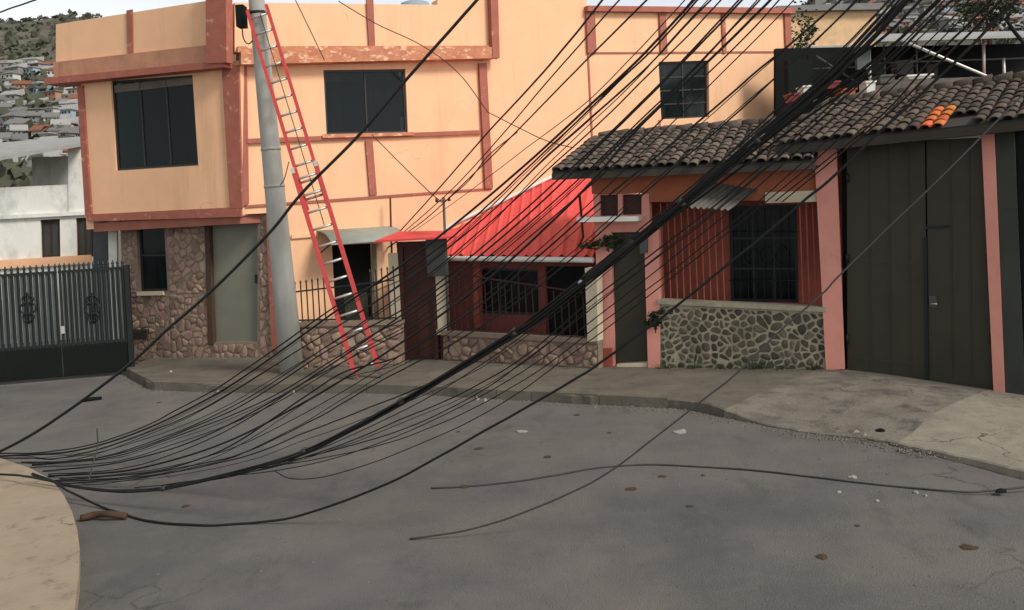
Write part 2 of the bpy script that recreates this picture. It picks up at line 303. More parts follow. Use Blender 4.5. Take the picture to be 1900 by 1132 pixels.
def fieldstones(W, regions, size, d, gap, rise, m, parent, seed, name='stone', lim=295):
    """irregular stones: voronoi cells of scattered seeds clipped to convex regions (a, z) of a wall"""
    rn = random.Random(seed)
    x0 = min(p[0] for r in regions for p in r) - size; x1 = max(p[0] for r in regions for p in r) + size
    y0 = min(p[1] for r in regions for p in r) - size; y1 = max(p[1] for r in regions for p in r) + size
    S = []; j = 0; y = y0
    while y < y1:
        x = x0 + (0.5 * size if j % 2 else 0)
        while x < x1:
            S.append((x + rn.uniform(-.46, .46) * size, y + rn.uniform(-.46, .46) * size)); x += size
        y += size * 0.85; j += 1
    S = [p for p in S if rn.random() > .20]; cells = []
    for i, p in enumerate(S):
        c = [(p[0] - 2 * size, p[1] - 2 * size), (p[0] + 2 * size, p[1] - 2 * size), (p[0] + 2 * size, p[1] + 2 * size), (p[0] - 2 * size, p[1] + 2 * size)]
        for q in S:
            dx, dy = q[0] - p[0], q[1] - p[1]
            if 0 < dx * dx + dy * dy < (3.9 * size) ** 2:
                c = clip_half(c, dx, dy, (q[0] ** 2 + q[1] ** 2 - p[0] ** 2 - p[1] ** 2) / 2)
                if len(c) < 3: break
        if len(c) < 3: continue
        for r in regions:
            cc = c; ar = parea(r); k = len(r)
            for a in range(k):
                A, B = r[a], r[(a + 1) % k]; ex, ey = B[0] - A[0], B[1] - A[1]
                nx, ny = (ey, -ex) if ar > 0 else (-ey, ex); cc = clip_half(cc, nx, ny, nx * A[0] + ny * A[1])
                if len(cc) < 3: break
            if len(cc) >= 3 and abs(parea(cc)) > 0.10 * size * size: cells.append(cc)
    cells.sort(key=lambda c: -abs(parea(c)))
    rest = MB()
    for k, c in enumerate(cells):
        b = inset(c, gap * rn.uniform(.7, 1.3)); 
        if len(b) < 3: continue
        t = inset(b, min(0.028, size * .14)); 
        if len(t) < 3: continue
        # corner cutting for a rounder stone
        def cut(p):
            o = []
            for i in range(len(p)):
                A, B = p[i], p[(i + 1) % len(p)]; o += [(A[0] * .75 + B[0] * .25, A[1] * .75 + B[1] * .25), (A[0] * .25 + B[0] * .75, A[1] * .25 + B[1] * .75)]
            return o
        b = cut(b); t = cut(t)
        if parea(b) < 0: b.reverse()
        if parea(t) < 0: t.reverse()
        mb = MB() if k < lim else rest; h = rise * rn.uniform(.6, 1.4); tx, ty = rn.uniform(-.08, .08), rn.uniform(-.08, .08)
        cx = sum(p[0] for p in b) / len(b); cy = sum(p[1] for p in b) / len(b); b0 = len(mb.v); n = len(b)
        mid = b
        mb.v += [W.W(p[0], p[1], d - 0.01) for p in b] + [W.W(p[0], p[1], d + h * .6) for p in mid]
        for i in range(n): mb.face([b0 + i, b0 + (i + 1) % n, b0 + n + (i + 1) % n, b0 + n + i])
        ci = len(mb.v); nt_ = len(t); mb.v += [W.W(p[0], p[1], d + h + (p[0] - cx) * tx + (p[1] - cy) * ty) for p in t]
        # stitch ring mid -> top by nearest angular order (fan with matching counts when equal)
        if nt_ == n:
            sh = min(range(n), key=lambda s_: sum((t[(i + s_) % n][0] - b[i][0]) ** 2 + (t[(i + s_) % n][1] - b[i][1]) ** 2 for i in range(n)))
            for i in range(n): mb.face([b0 + n + i, b0 + n + (i + 1) % n, ci + (i + 1 + sh) % n, ci + (i + sh) % n], True)
        else:
            mb.face([b0 + n + i for i in range(n)])
        mb.face([ci + i for i in range(nt_)], True)
        if k < lim: mb.build(name, m, parent)
    if rest.v: tag(rest.build('small_stones', m, parent), kind='stuff')

# ------------------------------------------------------------------ plan of the street
def zp(x): return -0.11 * min(max(0.0, x - 4.9), 2.6)       # the pavement falls away gently at the garage
A = gpt(515, 663)
G = Wall((A.x, A.y), R(-18))                     # ground floor wall under the overhang
Fw = Wall((A.x, A.y), R(29))                     # long street front of the orange house
cor = Fw.PP(446, 400)
L = Wall((cor.x, cor.y), R(-18))                 # overhanging upper wall
N1 = Wall.two(gpt(560, 684), gpt(745, 676))      # low wall with the railing
N2 = Wall.two(gpt(740, 668), gpt(830, 667))      # entrance with the maroon door
N3 = Wall.two(gpt(818, 668), gpt(1112, 684))     # low wall of the red roofed house
PK = Wall.two(gpt(1135, 680), gpt(1545, 684))    # salmon house
ga = dpt(1567, 685, 13.75); gb = dpt(1845, 732, 12.55)
GA = Wall.two(ga, gb)                            # garage portal
GT = Wall.two(gpt(5, 702), gpt(240, 682))        # iron gate at the far end

# ------------------------------------------------------------------ ground
def sheet(name, nx, ny, fn, m):
    mb = MB()
    for j in range(ny + 1):
        for i in range(nx + 1): mb.v.append(Vector(fn(i / nx, j / ny)))
    for j in range(ny):
        for i in range(nx): a = j * (nx + 1) + i; mb.face([a, a + 1, a + nx + 2, a + nx + 1])
    return mb.build(name, m)
def slab(name, top, depth, m, parent=None):
    """closed slab from a list of top outline points, going down by depth"""
    mb = MB(); n = len(top); mb.v += [Vector(p) for p in top] + [Vector(p) - Vector((0, 0, depth)) for p in top]
    tris = tessellate_polygon([[Vector((p[0], p[1], 0)) for p in top]])
    for t in tris:
        A_, B_, C_ = [top[i] for i in t]
        if (B_[0] - A_[0]) * (C_[1] - A_[1]) - (B_[1] - A_[1]) * (C_[0] - A_[0]) < 0: t = (t[0], t[2], t[1])
        mb.face(t)
    ar = parea([(p[0], p[1]) for p in top])
    for i in range(n):
        j = (i + 1) % n; q = [i, n + i, n + j, j]
        if ar < 0: q.reverse()
        mb.face(q)
    return mb.build(name, m, parent)
RZ = -0.13
def gx(t): return 900 * (2 * t - 1) ** 3 + 12 * (2 * t - 1)
road = sheet('road', 60, 60, lambda i, j: (gx(i), 700 * (j * 1.02 - .02) ** 3 + 30 * j - 4, RZ + zp(gx(i)) * (1 if gx(i) < 9 else 1)), M['asphalt']); struct(road)
curb_px = [(236, 690), (262, 706), (288, 717), (400, 721), (520, 722), (640, 721), (760, 723), (850, 728), (950, 733), (1060, 739), (1160, 743), (1240, 747), (1300, 753), (1370, 768), (1480, 788), (1560, 797), (1640, 806), (1720, 822), (1800, 838), (1910, 862), (2050, 890), (2250, 930), (2480, 975)]
ctop = []
for p in curb_px:
    z = 0.0
    for _ in range(6): q = gpt(p[0], p[1] - 7, z); z = zp(q.x)
    ctop.append(Vector((q.x, q.y, z)))
rnc = random.Random(3)
fine = catmull(ctop, 6); fine = [Vector((p.x + rnc.uniform(-.015, .015), p.y + rnc.uniform(-.02, .02), p.z)) for p in fine]
def edge_drop(x): return -0.10 * min(1, max(0, (x - 2.45) / .45))      # the kerb is lowered along the driveway
def lean(x): return .9 * min(1, max(0, (x - 1.7) / .8))
def pave_z(p, y): 
    k = min(1, max(0, (y - p.y) / 1.5)); k = k * k * (3 - 2 * k); x = p.x + lean(p.x) * (y - p.y)
    return zp(x) + edge_drop(p.x) * (1 - k) + (0 if p.x < 2.5 else .012 * math.sin(x * 9 + y * 5) * k * (1 - k) * 4)
def strip(name, pts, m):
    mb = MB(); n = len(pts); rows = 16
    for p in pts: mb.v.append(Vector((p.x, p.y - 0.02, p.z - 0.30)))
    for p in pts: mb.v.append(Vector((p.x, p.y - .005, pave_z(p, p.y) - 0.015)))
    for k in range(rows + 1):
        for p in pts:
            y = p.y + 0.015 + (24.0 - p.y) * (k / rows) ** 2.2; mb.v.append(Vector((p.x + lean(p.x) * (y - p.y), y, pave_z(p, y))))
    for r_ in range(rows + 2):
        for i in range(n - 1): a = r_ * n + i; mb.face([a, a + 1, a + n + 1, a + n], r_ > 2)
    return struct(mb.build(name, m))
iA = min(i for i, p in enumerate(fine) if p.x > 2.55); iB = min(i for i, p in enumerate(fine) if p.x > gpt(1638, 806, -.1).x)
strip('pavement', fine[:iA + 1], M['pave']); strip('driveway', fine[iA:iB + 1], M['drive']); strip('driveway_apron', fine[iB:], M['apron'])
# kerb stones along the edge, one by one
kerb_root = None
pv = bpy.data.objects['pavement']
acc = []; seg = [fine[0]]; dist = 0
for a, b in zip(fine, fine[1:]):
    dist += (b - a).length; seg.append(b)
    if dist > 0.95: acc.append(seg); seg = [b]; dist = 0
for k, sg in enumerate(acc):
    if sg[-1].x > 2.6: break
    a, b = sg[0], sg[-1]; t = (b - a).normalized(); a = a + t * .012; b = b - t * .012; nn = Vector((t.y, -t.x, 0)); hz = rnc.uniform(.004, .022)
    mb = MB(); mb.quadbox([a + nn * .02 - Vector((0, 0, .2)), b + nn * .02 - Vector((0, 0, .2)), b - nn * .16 - Vector((0, 0, .2)), a - nn * .16 - Vector((0, 0, .2)),
                           a + nn * .012 + Vector((0, 0, hz)), b + nn * .012 + Vector((0, 0, hz)), b - nn * .16 + Vector((0, 0, hz)), a - nn * .16 + Vector((0, 0, hz))])
    mb.build('kerb_stone', M['pave'], pv)
def pxz(px, py, dz=0.0):
    z = 0.0
    for _ in range(8): q = gpt(px, py, z + dz); z = zp(q.x)
    return Vector((q.x, q.y, z + dz))
cpx = [(-260, 812), (-90, 828), (0, 850), (55, 868), (95, 890), (118, 918), (134, 950), (144, 985), (148, 1020), (146, 1070), (138, 1132), (120, 1230), (90, 1400), (-500, 1400)]
struct(slab('corner_pavement', [gpt(p[0], p[1], 0.0) for p in cpx], 0.3, M['corner']))

# ------------------------------------------------------------------ orange corner house
hs_ = thing('corner_house', (A.x, A.y, 0), 'orange two-storey corner house with brown-red bands, overhanging the stone-clad ground floor', 'house')
def win(parent, W, q, m_pane=None, depth=-0.05, cols=2, rows=1, fr=0.045, fm=None, mull=0.03):
    """window set back in an opening given by pixel quad tl,tr,br,bl: frame mesh with pane children"""
    P = [W.P(*p) for p in q]; (tl, tr, br, bl) = P
    def ip(u, v):
        a = (tl[0] * (1 - u) + tr[0] * u, tl[1] * (1 - u) + tr[1] * u); b = (bl[0] * (1 - u) + br[0] * u, bl[1] * (1 - u) + br[1] * u)
        return (a[0] * (1 - v) + b[0] * v, a[1] * (1 - v) + b[1] * v)
    wd = math.hypot(tr[0] - tl[0], tr[1] - tl[1]); hg = math.hypot(bl[0] - tl[0], bl[1] - tl[1]); fu, fv = fr / wd, fr / hg
    mb = MB(); mu, mv = mull / wd / 2, mull / hg / 2
    us = [fu + (1 - 2 * fu) * i / cols for i in range(cols + 1)]; vs = [fv + (1 - 2 * fv) * i / rows for i in range(rows + 1)]
    holes = []
    for i in range(cols):
        for j in range(rows):
            u0 = us[i] + (mu if i else 0); u1 = us[i + 1] - (mu if i < cols - 1 else 0); v0 = vs[j] + (mv if j else 0); v1 = vs[j + 1] - (mv if j < rows - 1 else 0)
            holes.append([ip(u0, v0), ip(u1, v0), ip(u1, v1), ip(u0, v1)])
    mb.prism(W, [ip(0, 0), ip(1, 0), ip(1, 1), ip(0, 1)], depth - .04, depth, holes)
    f = mb.build('window', fm or M['frame'], parent)
    for h in holes:
        pm = MB(); cxx = sum(p[0] for p in h) / 4; czz = sum(p[1] for p in h) / 4
        pm.prism(W, [(p[0] + (p[0] - cxx) * .03, p[1] + (p[1] - czz) * .03) for p in h], depth - .03, depth - .018); pm.build('pane', m_pane or M['glass'], f)
    return f
def curtains(W, q, spans, f):
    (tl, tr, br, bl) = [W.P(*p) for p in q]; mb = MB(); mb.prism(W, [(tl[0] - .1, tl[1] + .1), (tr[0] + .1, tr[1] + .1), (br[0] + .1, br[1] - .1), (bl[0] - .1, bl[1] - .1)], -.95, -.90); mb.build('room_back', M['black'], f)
    for u0, u1 in spans:
        c = MB(); n_ = 40
        for z_ in (0, 1):
            for i in range(n_ + 1):
                u = u0 + (u1 - u0) * i / n_; a = (tl[0] * (1 - u) + tr[0] * u, tl[1] * (1 - u) + tr[1] * u) if z_ == 0 else (bl[0] * (1 - u) + br[0] * u, bl[1] * (1 - u) + br[1] * u)
                c.v.append(W.W(a[0], a[1], -.26 + .03 * math.sin(i * 1.25) + .012 * math.sin(i * 2.9 + u0 * 9)))
        for i in range(n_): c.face([i, n_ + 1 + i, n_ + 2 + i, i + 1], True)
        c.build('curtain', M['curtain'], f)
# upper left (overhanging) wall
winL = [(205, 150), (357, 139), (368, 307), (215, 317)]
MB().pp(L, [(149, 145), (446, 112), (450, 400), (166, 405)], -0.2, 0, [winL]).build('upper_wall', M['orange'], hs_)
curtains(L, winL, ((.02, .2), (.80, .98)), win(hs_, L, winL, M['clear'], cols=3))
# street front wall: one sheet with three openings, taller in the middle
winF = [(600, 130), (752, 128), (757, 246), (606, 250)]
winW = [(1222, 115), (1315, 112), (1316, 217), (1227, 222)]
dorF = [(616, 455), (690, 452), (696, 612), (624, 616)]
zt = Fw.P(912, -120)[1]
a0 = 0.012; base = -0.1
a0 = Fw.P(446, 300)[0]; ag = 0.012
front = [(ag, base), (Fw.P(1462, 300)[0], base), Fw.P(1462, 20), Fw.P(1089, 18), (Fw.P(1089, 18)[0], zt), (Fw.P(912, 20)[0], zt), Fw.P(912, 100), (a0 + .02, Fw.P(446, 118)[1]), (a0 + .02, Fw.P(446, 398)[1]), (ag, Fw.P(446, 398)[1])]
MB().prism(Fw, front, -0.25, 0, [[Fw.P(*p) for p in q] for q in (winF, winW, dorF)]).build('street_wall', M['orange'], hs_)
curtains(Fw, winF, ((.12, .24), (.52, .97)), win(hs_, Fw, winF, M['clear'], cols=2))
win(hs_, Fw, winW, cols=2, rows=4, depth=-.08, mull=.035)
dk = MB().pp(Fw, dorF, -.16, -.10).build('door', M['black'], hs_)
MB().pp(Fw, [(640, 545), (684, 543), (688, 606), (646, 608)], -.10, -.085).build('lower_panel', M['gategreen'], dk)
MB().pp(Fw, [(690, 452), (697, 452), (703, 612), (696, 612)], 0.0, .03).build('door_jamb', M['doorgrey'], hs_)
# interior block so the openings have something behind and the roof is closed
r0 = L.PP(150, 300); r1 = Fw.W(front[1][0], 0, 0)
ztop = L.P(446, 133)[1] + .02
slab('roof_slab', [L.W(L.P(152, 300)[0], ztop, -.05), L.W(-.02, ztop, -.05), Fw.W(front[1][0] - .05, ztop, -.26), Fw.W(front[1][0] - .05, ztop, -6), L.W(L.P(152, 300)[0], ztop, -6)], .15, M['pave'], hs_)
zs = L.P(446, 400)[1]
slab('floor_slab', [L.W(L.P(170, 400)[0], zs + .02, -.03), L.W(-.03, zs + .02, -.03), Fw.W(ag + .3, zs + .02, -.26), Fw.W(ag + .3, zs + .02, -5), L.W(L.P(170, 400)[0], zs + .02, -5)], .18, M['soffit'], hs_)
MB().prism(Wall((L.PP(151, 300).x, L.PP(151, 300).y), L.t.angle(Vector((1, 0, 0))) * -1 + R(90)), [(0.02, zs - .1), (5.5, zs - .1), (5.5, ztop), (0.02, ztop)], 0.02, .2).build('side_wall', M['orange'], hs_)
# bands on the overhanging wall
def band(W, pix, d0, d1, m='trim', name='band'): return MB().pp(W, pix, d0, d1).build(name, M[m], hs_)
band(L, [(163, 398), (449, 384), (451, 402), (165, 411)], 0, .045)
band(L, [(146, 160), (156, 159), (173, 400), (161, 401)], .003, .05, name='pilaster')
band(L, [(414, 124), (445, 121), (452, 386), (429, 387)], .003, .05, name='pilaster')
band(Fw, [(441, 120), (457, 119), (461, 378), (447, 384)], .003, .055, name='pilaster')
# cornice and parapet on both faces
MB().pp(L, [(103, 148), (432, 116), (434, 128), (104, 160)], -.25, .30).build('cornice', M['trim'], hs_)
MB().pp(L, [(112, 118), (418, 84), (420, 117), (114, 148)], -.22, .20).build('cornice_fascia', M['fascia'], hs_)
MB().pp(L, [(112, 47), (416, 0), (418, 84), (112, 118)], -.2, .12).build('parapet', M['orange'], hs_)
MB().pp(L, [(244, 22), (255, 20), (256, 104), (246, 105)], .123, .15).build('pilaster', M['trim'], hs_)
MB().pp(L, [(401, -30), (438, -36), (440, 120), (403, 122)], .126, .34).build('corner_pilaster', M['trim'], hs_)
MB().pp(Fw, [(441, 100), (908, 92), (908, 112), (441, 124)], -.15, .30).build('cornice', M['peel'], hs_)
MB().pp(Fw, [(432, 8), (806, 12), (806, 2), (905, 2), (905, 93), (432, 99)], -.15, .16).build('parapet', M['orange'], hs_)
MB().pp(Fw, [(436, 90), (905, 88), (905, 96), (436, 101)], .163, .24).build('cornice_moulding', M['peel'], hs_)
MB().pp(Fw, [(673, -4), (686, -4), (690, 98), (679, 98)], .163, .21).build('pilaster', M['trim'], hs_)
MB().pp(Fw, [(897, -30), (911, -30), (915, 112), (902, 112)], .165, .32).build('pilaster', M['trim'], hs_)
# bands on the street front
band(Fw, [(457, 258), (890, 242), (890, 249), (457, 267)], .003, .07)
band(Fw, [(677, 262), (690, 261), (698, 362), (685, 363)], .002, .05, name='pilaster')
band(Fw, [(886, 118), (900, 118), (912, 350), (898, 350)], .003, .08, name='pilaster')
band(Fw, [(455, 381), (912, 348), (912, 352), (455, 386)], .004, .03)
MB().pp(Fw, [(596, 250), (765, 246), (765, 252), (596, 257)], .073, .11).build('window_sill', M['peel'], hs_)
# framed panel on the rear part of the front
band(Fw, [(1084, 13), (1468, 17), (1468, 27), (1084, 23)], .003, .16)
for x0, x1, t_ in ((1085, 1101, .07), (1221, 1233, .06), (1337, 1343, .05), (1453, 1464, .06)):
    band(Fw, [(x0, 24), (x1, 24), (x1 + 3, 99), (x0 + 3, 99)], .002, t_, name='pilaster')
band(Fw, [(1102, 97), (1456, 95), (1456, 98), (1102, 100)], .004, .025)
band(Fw, [(1089, 99), (1092, 99), (1100, 262), (1097, 262)], .004, .02)
MB().pp(Fw, [(1222, 222), (1320, 218), (1322, 231), (1224, 235)], .002, .06).build('window_sill', M['orange'], hs_)
band(Fw, [(1228, 233), (1318, 230), (1318, 233), (1228, 236)], .003, .07)
# ground floor under the overhang
doorG = [(385, 405), (478, 405), (478, 634), (392, 636)]
winG = [(252, 408), (304, 408), (311, 540), (258, 541)]
MB().pp(G, [(222, 398), (515, 398), (519, 672), (234, 674)], -.2, 0, [doorG, winG]).build('ground_floor_wall', M['mortar_pink'], hs_)
gw = bpy.data.objects['ground_floor_wall']
dg = MB().pp(G, doorG, -.14, -.09).build('door', M['doorgrey'], hs_)
for q in ([(381, 400), (389, 400), (397, 640), (388, 640)],):
    MB().pp(G, q, -.08, .035).build('door_jamb', M['wood'], hs_)
MB().pp(G, [(470, 510), (474, 510), (474, 526), (470, 526)], -.088, -.05).build('handle', M['blackiron'], dg)
win(hs_, G, winG, cols=1, rows=2, depth=-.08)
quad = lambda W, l: [W.P(*p) for p in l]
fieldstones(G, [quad(G, r) for r in (
    [(224, 404), (249, 404), (255, 545), (230, 545)], [(230, 546), (313, 544), (318, 668), (236, 669)], [(307, 404), (380, 404), (386, 545), (314, 545)],
    [(314, 546), (386, 546), (391, 668), (319, 668)], [(392, 639), (478, 637), (479, 667), (393, 668)], [(481, 404), (500, 404), (510, 668), (482, 668)])],
    .15, 0.0, .010, .018, M['stone_pink'], gw, 11)
MB().pp(G, [(250, 611), (276, 610), (276, 628), (251, 629)], .02, .05).build('vent_grille', M['wood'], hs_)
for yy in (614, 619, 624): MB().pp(G, [(251, yy), (275, yy - 1), (275, yy + 2), (251, yy + 3)], .051, .06).build('vent_slat', M['frame'], hs_)
MB().pp(G, [(258, 541), (306, 540), (308, 547), (259, 548)], .03, .08).build('window_sill', M['beige'], hs_)
MB().pp(G, [(496, 398), (513, 398), (520, 648), (507, 648)], .034, .06).build('corner_trim', M['trim'], hs_)
# canopy over the street door
cp = MB(); K = 6
c_l = Fw.P(588, 430)[0]; c_r = Fw.P(722, 424)[0]; z_c = Fw.P(650, 424)[1]
for k in range(K + 1):
    th = k / K * 1.35; d = .9 * math.sin(th) / math.sin(1.35); z = z_c - .34 * (1 - math.cos(th))
    cp.v += [Fw.W(c_l, z, d), Fw.W(c_r, z, d), Fw.W(c_r, z - .02, d), Fw.W(c_l, z - .02, d)]
for k in range(K):
    b = k * 4; cp.face([b, b + 1, b + 5, b + 4], True); cp.face([b + 3, b + 7, b + 6, b + 2], True); cp.face([b, b + 4, b + 7, b + 3]); cp.face([b + 1, b + 2, b + 6, b + 5])
cp.face([K * 4, K * 4 + 1, K * 4 + 2, K * 4 + 3]); cp.build('door_canopy', M['canopy'], hs_)
for a_ in (c_l + .05, c_r - .05): MB().tube([Fw.W(a_, z_c - .45, .01), Fw.W(a_, z_c - .26, .75)], .015).build('canopy_bracket', M['blackiron'], hs_)
MB().pp(Fw, [(540, 436), (588, 432), (590, 439), (540, 443)], .003, .05).build('band', M['orange'], hs_)
# small rooftop tank seen over the parapet
tk = Fw.PP(770, 8, -2.2)
t = thing('water_tank', (tk.x, tk.y, ztop), 'blue-grey water tank peeking over the orange parapet', 'tank')
MB().tube([(tk.x, tk.y, ztop), (tk.x, tk.y, tk.z - .12), (tk.x, tk.y, tk.z + .02), (tk.x, tk.y, tk.z + .1)], [.38, .38, .34, .12], 20).build('tank_body', HC[4], t)
MB().tube([(tk.x, tk.y, tk.z + .1), (tk.x, tk.y, tk.z + .16)], .13, 16).build('lid', M['greysheet'], t)

# ------------------------------------------------------------------ low stone wall with railing (by the ladder)
def lowwall(W, pix, label, seed, size=.16, stone='stone_pink', mort='mortar_pink', cope=None, gap=.012, rise=.03, lim=295):
    P = [W.P(*p) for p in pix]; (tl, tr, br, bl) = P; b_ = W.W((bl[0] + br[0]) / 2, min(bl[1], br[1]), 0)
    t = thing('stone_wall', (b_.x, b_.y, b_.z), label, 'wall')
    c_ = MB().prism(W, [tl, tr, (br[0], br[1] - .1), (bl[0], bl[1] - .1)], -.16, 0).build('wall_core', M[mort], t)
    fieldstones(W, [[(tl[0] + .01, tl[1] - .05), (tr[0] - .01, tr[1] - .05), (br[0] - .01, br[1] + .01), (bl[0] + .01, bl[1] + .01)]], size, 0, gap, rise, M[stone], t, seed, lim=lim)
    MB().prism(W, [(tl[0] - .01, tl[1] + .045), (tr[0] + .01, tr[1] + .045), (tr[0] + .01, tr[1] - .03), (tl[0] - .01, tl[1] - .03)], -.19, .045).build('coping', M[cope or mort], t)
    return t
def railing(W, x0, x1, yt, yb, n, label, m='blackiron', rr=.011, d=-.08, spear=True, rails=(0.12, 0.9), gaps=()):
    (a0, z0) = W.P(x0, yb[0], d); (a1, z1) = W.P(x1, yb[1], d); zt0 = W.P(x0, yt[0], d)[1]; zt1 = W.P(x1, yt[1], d)[1]
    p = W.W((a0 + a1) / 2, min(z0, z1), d); t = thing('iron_railing', p, label, 'railing')
    for i in range(n + 1):
        k = i / n
        if any(g0 < k < g1 for g0, g1 in gaps): continue
        a = a0 + (a1 - a0) * k; zb = z0 + (z1 - z0) * k; ztp = zt0 + (zt1 - zt0) * k
        pts = [W.W(a, zb, d), W.W(a, ztp - .07, d)]; r = [rr, rr]
        if spear: pts += [W.W(a, ztp - .065, d), W.W(a, ztp - .045, d), W.W(a, ztp, d)]; r += [rr, rr * 1.8, .002]
        MB().tube(pts, r, 6, smooth=False).build('bar', M[m], t)
    for f in rails:
        MB().beam(W.W(a0, z0 + (zt0 - z0) * f, d), W.W(a1, z1 + (zt1 - z1) * f, d), .028, .014, Vector((0, 0, 1))).build('rail', M[m], t)
    return t
lowwall(N1, [(556, 603), (746, 599), (748, 677), (558, 686)], 'brownish low stone wall behind the foot of the red ladder', 21, .17)
railing(N1, 551, 735, (521, 492), (600, 597), 17, 'dark iron railing with pointed bars on the low wall behind the ladder', rr=.013, rails=(.07, .74), gaps=((.30, .74),))

# ------------------------------------------------------------------ entrance with maroon door and little red roof
en = N2.W((N2.P(745, 666)[0] + N2.P(818, 666)[0]) / 2, 0)
t = thing('entrance_gate', en, 'maroon steel entrance door between pale posts under a tiny red roof', 'gate')
MB().pp(N2, [(748, 452), (804, 450), (810, 664), (752, 667)], -.06, 0).build('door_leaf', M['maroon'], t)
MB().pp(N2, [(776, 560), (796, 560), (798, 660), (778, 661)], .002, .02).build('door_panel', M['maroon'], t)
for q in ([(738, 452), (749, 452), (754, 668), (744, 668)], [(803, 450), (809, 450), (815, 666), (809, 666)]): MB().pp(N2, q, -.08, .05).build('door_frame', M['maroon'], t)
MB().pp(N2, [(722, 470), (740, 470), (747, 604), (730, 605)], -.1, .065).build('post', M['beige'], t)
MB().pp(N2, [(808, 470), (826, 470), (832, 614), (815, 616)], -.1, .065).build('post', M['beige'], t)
for q in ([(729, 602), (750, 601), (751, 611), (730, 612)], [(812, 611), (832, 610), (832, 619), (812, 620)]): MB().pp(N2, q, -.12, .075).build('post_foot', M['beige'], t)
a0_, z0_ = N2.P(712, 448); a1_, z1_ = N2.P(858, 440); ztr = N2.P(790, 430)[1]
rf = MB(); k0 = N2.P(740, 433, -.3); k1 = N2.P(852, 431, -.3)
rf.quadbox([N2.W(a0_, z0_, .38), N2.W(a1_, z1_, .38), N2.W(k1[0], k1[1], -.3), N2.W(k0[0], k0[1], -.3), N2.W(a0_, z0_ + .035, .38), N2.W(a1_, z1_ + .035, .38), N2.W(k1[0], k1[1] + .035, -.3), N2.W(k0[0], k0[1] + .035, -.3)])
rf.build('canopy_roof', M['redroof'], t)
MB().pp(N2, [(738, 449), (826, 446), (826, 456), (738, 459)], -.07, .06).build('lintel', M['maroon'], t)
# electricity meter mast
mp = N2.PP(834, 660, .10); mt = N2.PP(823, 366, .10)
t = thing('service_mast', (mp.x, mp.y, mp.z), 'thin steel service mast with meter box beside the maroon entrance', 'mast')
MB().tube([mp, mt], .026, 8).build('mast_tube', M['pipe'], t)
MB().wbox(N2, N2.P(800, 450)[0], N2.P(834, 450)[0], N2.P(815, 510)[1], N2.P(815, 442)[1], .135, .28).build('meter_box', M['darkgrey'], t)
ins = N2.P(822, 376, .1)
MB().tube([N2.W(ins[0] - .13, ins[1] + .02, .1), N2.W(ins[0] + .13, ins[1] + .05, .1)], .012).build('cross_arm', M['pipe'], t)
for s_ in (-.12, .12): MB().tube([N2.W(ins[0] + s_, ins[1] + .02, .1), N2.W(ins[0] + s_, ins[1] + .09, .1)], [.03, .02], 8).build('insulator', M['maroon'], t)
pa = Fw.PP(726, 445, .25); pb = Fw.PP(724, 366, .25)
tag(MB().tube([Fw.PP(727, 470, .25), pa, pb], .022, 8).build('steel_pipe', M['wood']), 'thin brown pipe rising above the door canopy on the orange wall', 'pipe')

# ------------------------------------------------------------------ house with red metal roof
lowwall(N3, [(822, 618), (1110, 634), (1110, 684), (822, 670)], 'low pinkish stone wall below the red metal roof', 31, .165)
rh = N3.off(-.75); e0 = N3.W(0, 0, -.75)
t = thing('red_roof_house', (e0.x, e0.y, -.3), 'low house with bright red metal roof and shaded dark-red walls', 'house')
wz = 1.9
aL = N3.P(790, 600, -.75)[0]; aR = N3.P(1105, 600, -.75)[0]
ho = [[(aL + .95, .75), (aL + .95, 1.62), (aL + 1.6, 1.62), (aL + 1.6, .75)]]
wn = [rh.P(886, 497), rh.P(998, 500), rh.P(1000, 586), rh.P(889, 582)]
op = [rh.P(1012, 494), rh.P(1092, 494), rh.P(1094, 640), rh.P(1014, 640)]
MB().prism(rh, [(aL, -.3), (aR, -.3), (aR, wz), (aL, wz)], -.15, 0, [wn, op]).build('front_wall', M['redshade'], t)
win(t, rh, [(886, 497), (998, 500), (1000, 586), (889, 582)], cols=3, depth=-.06)
MB().prism(rh, op, -.12, -.07).build('door', M['black'], t)  # black panel filling the opening, its dark inside put in as colour
# roof plane
E1 = dpt(764, 476, 17.6); E2 = dpt(1100, 479, 15.2); T1 = Fw.PP(778, 458, .02); T2 = Fw.PP(1022, 333, .02); T3 = Fw.PP(1150, 318, .02)
MBr = MB()
def bil(u, v):
    b_ = E1.lerp(E2, u); tt = T1.lerp(T2, u / .78) if u < .78 else T2.lerp(T3, (u - .78) / .22); return b_.lerp(tt, v)
NU, NV = 66, 6
for j in range(NV + 1):
    for i in range(NU + 1):
        p = bil(i / NU, j / NV); ph = i % 4; MBr.v.append(p + Vector((0, 0, (.04 if ph == 0 else .0) + (.018 if j <= 3 else 0) + .006 * math.sin(i * .7 + j))))
for j in range(NV):
    for i in range(NU): a = j * (NU + 1) + i; MBr.face([a, a + 1, a + NU + 2, a + NU + 1])
MBr.build('metal_roof', M['redroof'], t)
gl = []
for i in range(13): gl.append(bil(i / 12, 0) + Vector((0, -.03, -.03)))
MB().tube(gl, .048, 8).build('gutter', M['white'], t)
MB().tube([T1 + Vector((0, 0, .05)), Fw.PP(850, 411, .03), Fw.PP(935, 371, .03), T2 + Vector((0, 0, .05)), T3 + Vector((0, 0, .04))], .045, 6).build('flashing', M['white'], t)
MB().pp(N3, [(1088, 497), (1110, 496), (1112, 632), (1093, 634)], -.14, .055).build('corner_post', M['beige'], t)
MB().pp(N3, [(838, 492), (850, 492), (852, 618), (841, 618)], -.75, -.66).build('post', M['pinkdeep'], t)
railing(N3, 834, 1086, (502, 540), (617, 631), 20, 'dark red railing in front of the red-roofed house', m='maroon', rr=.011, spear=False, rails=(.04, .97))
mpb = bil(.92, .10)
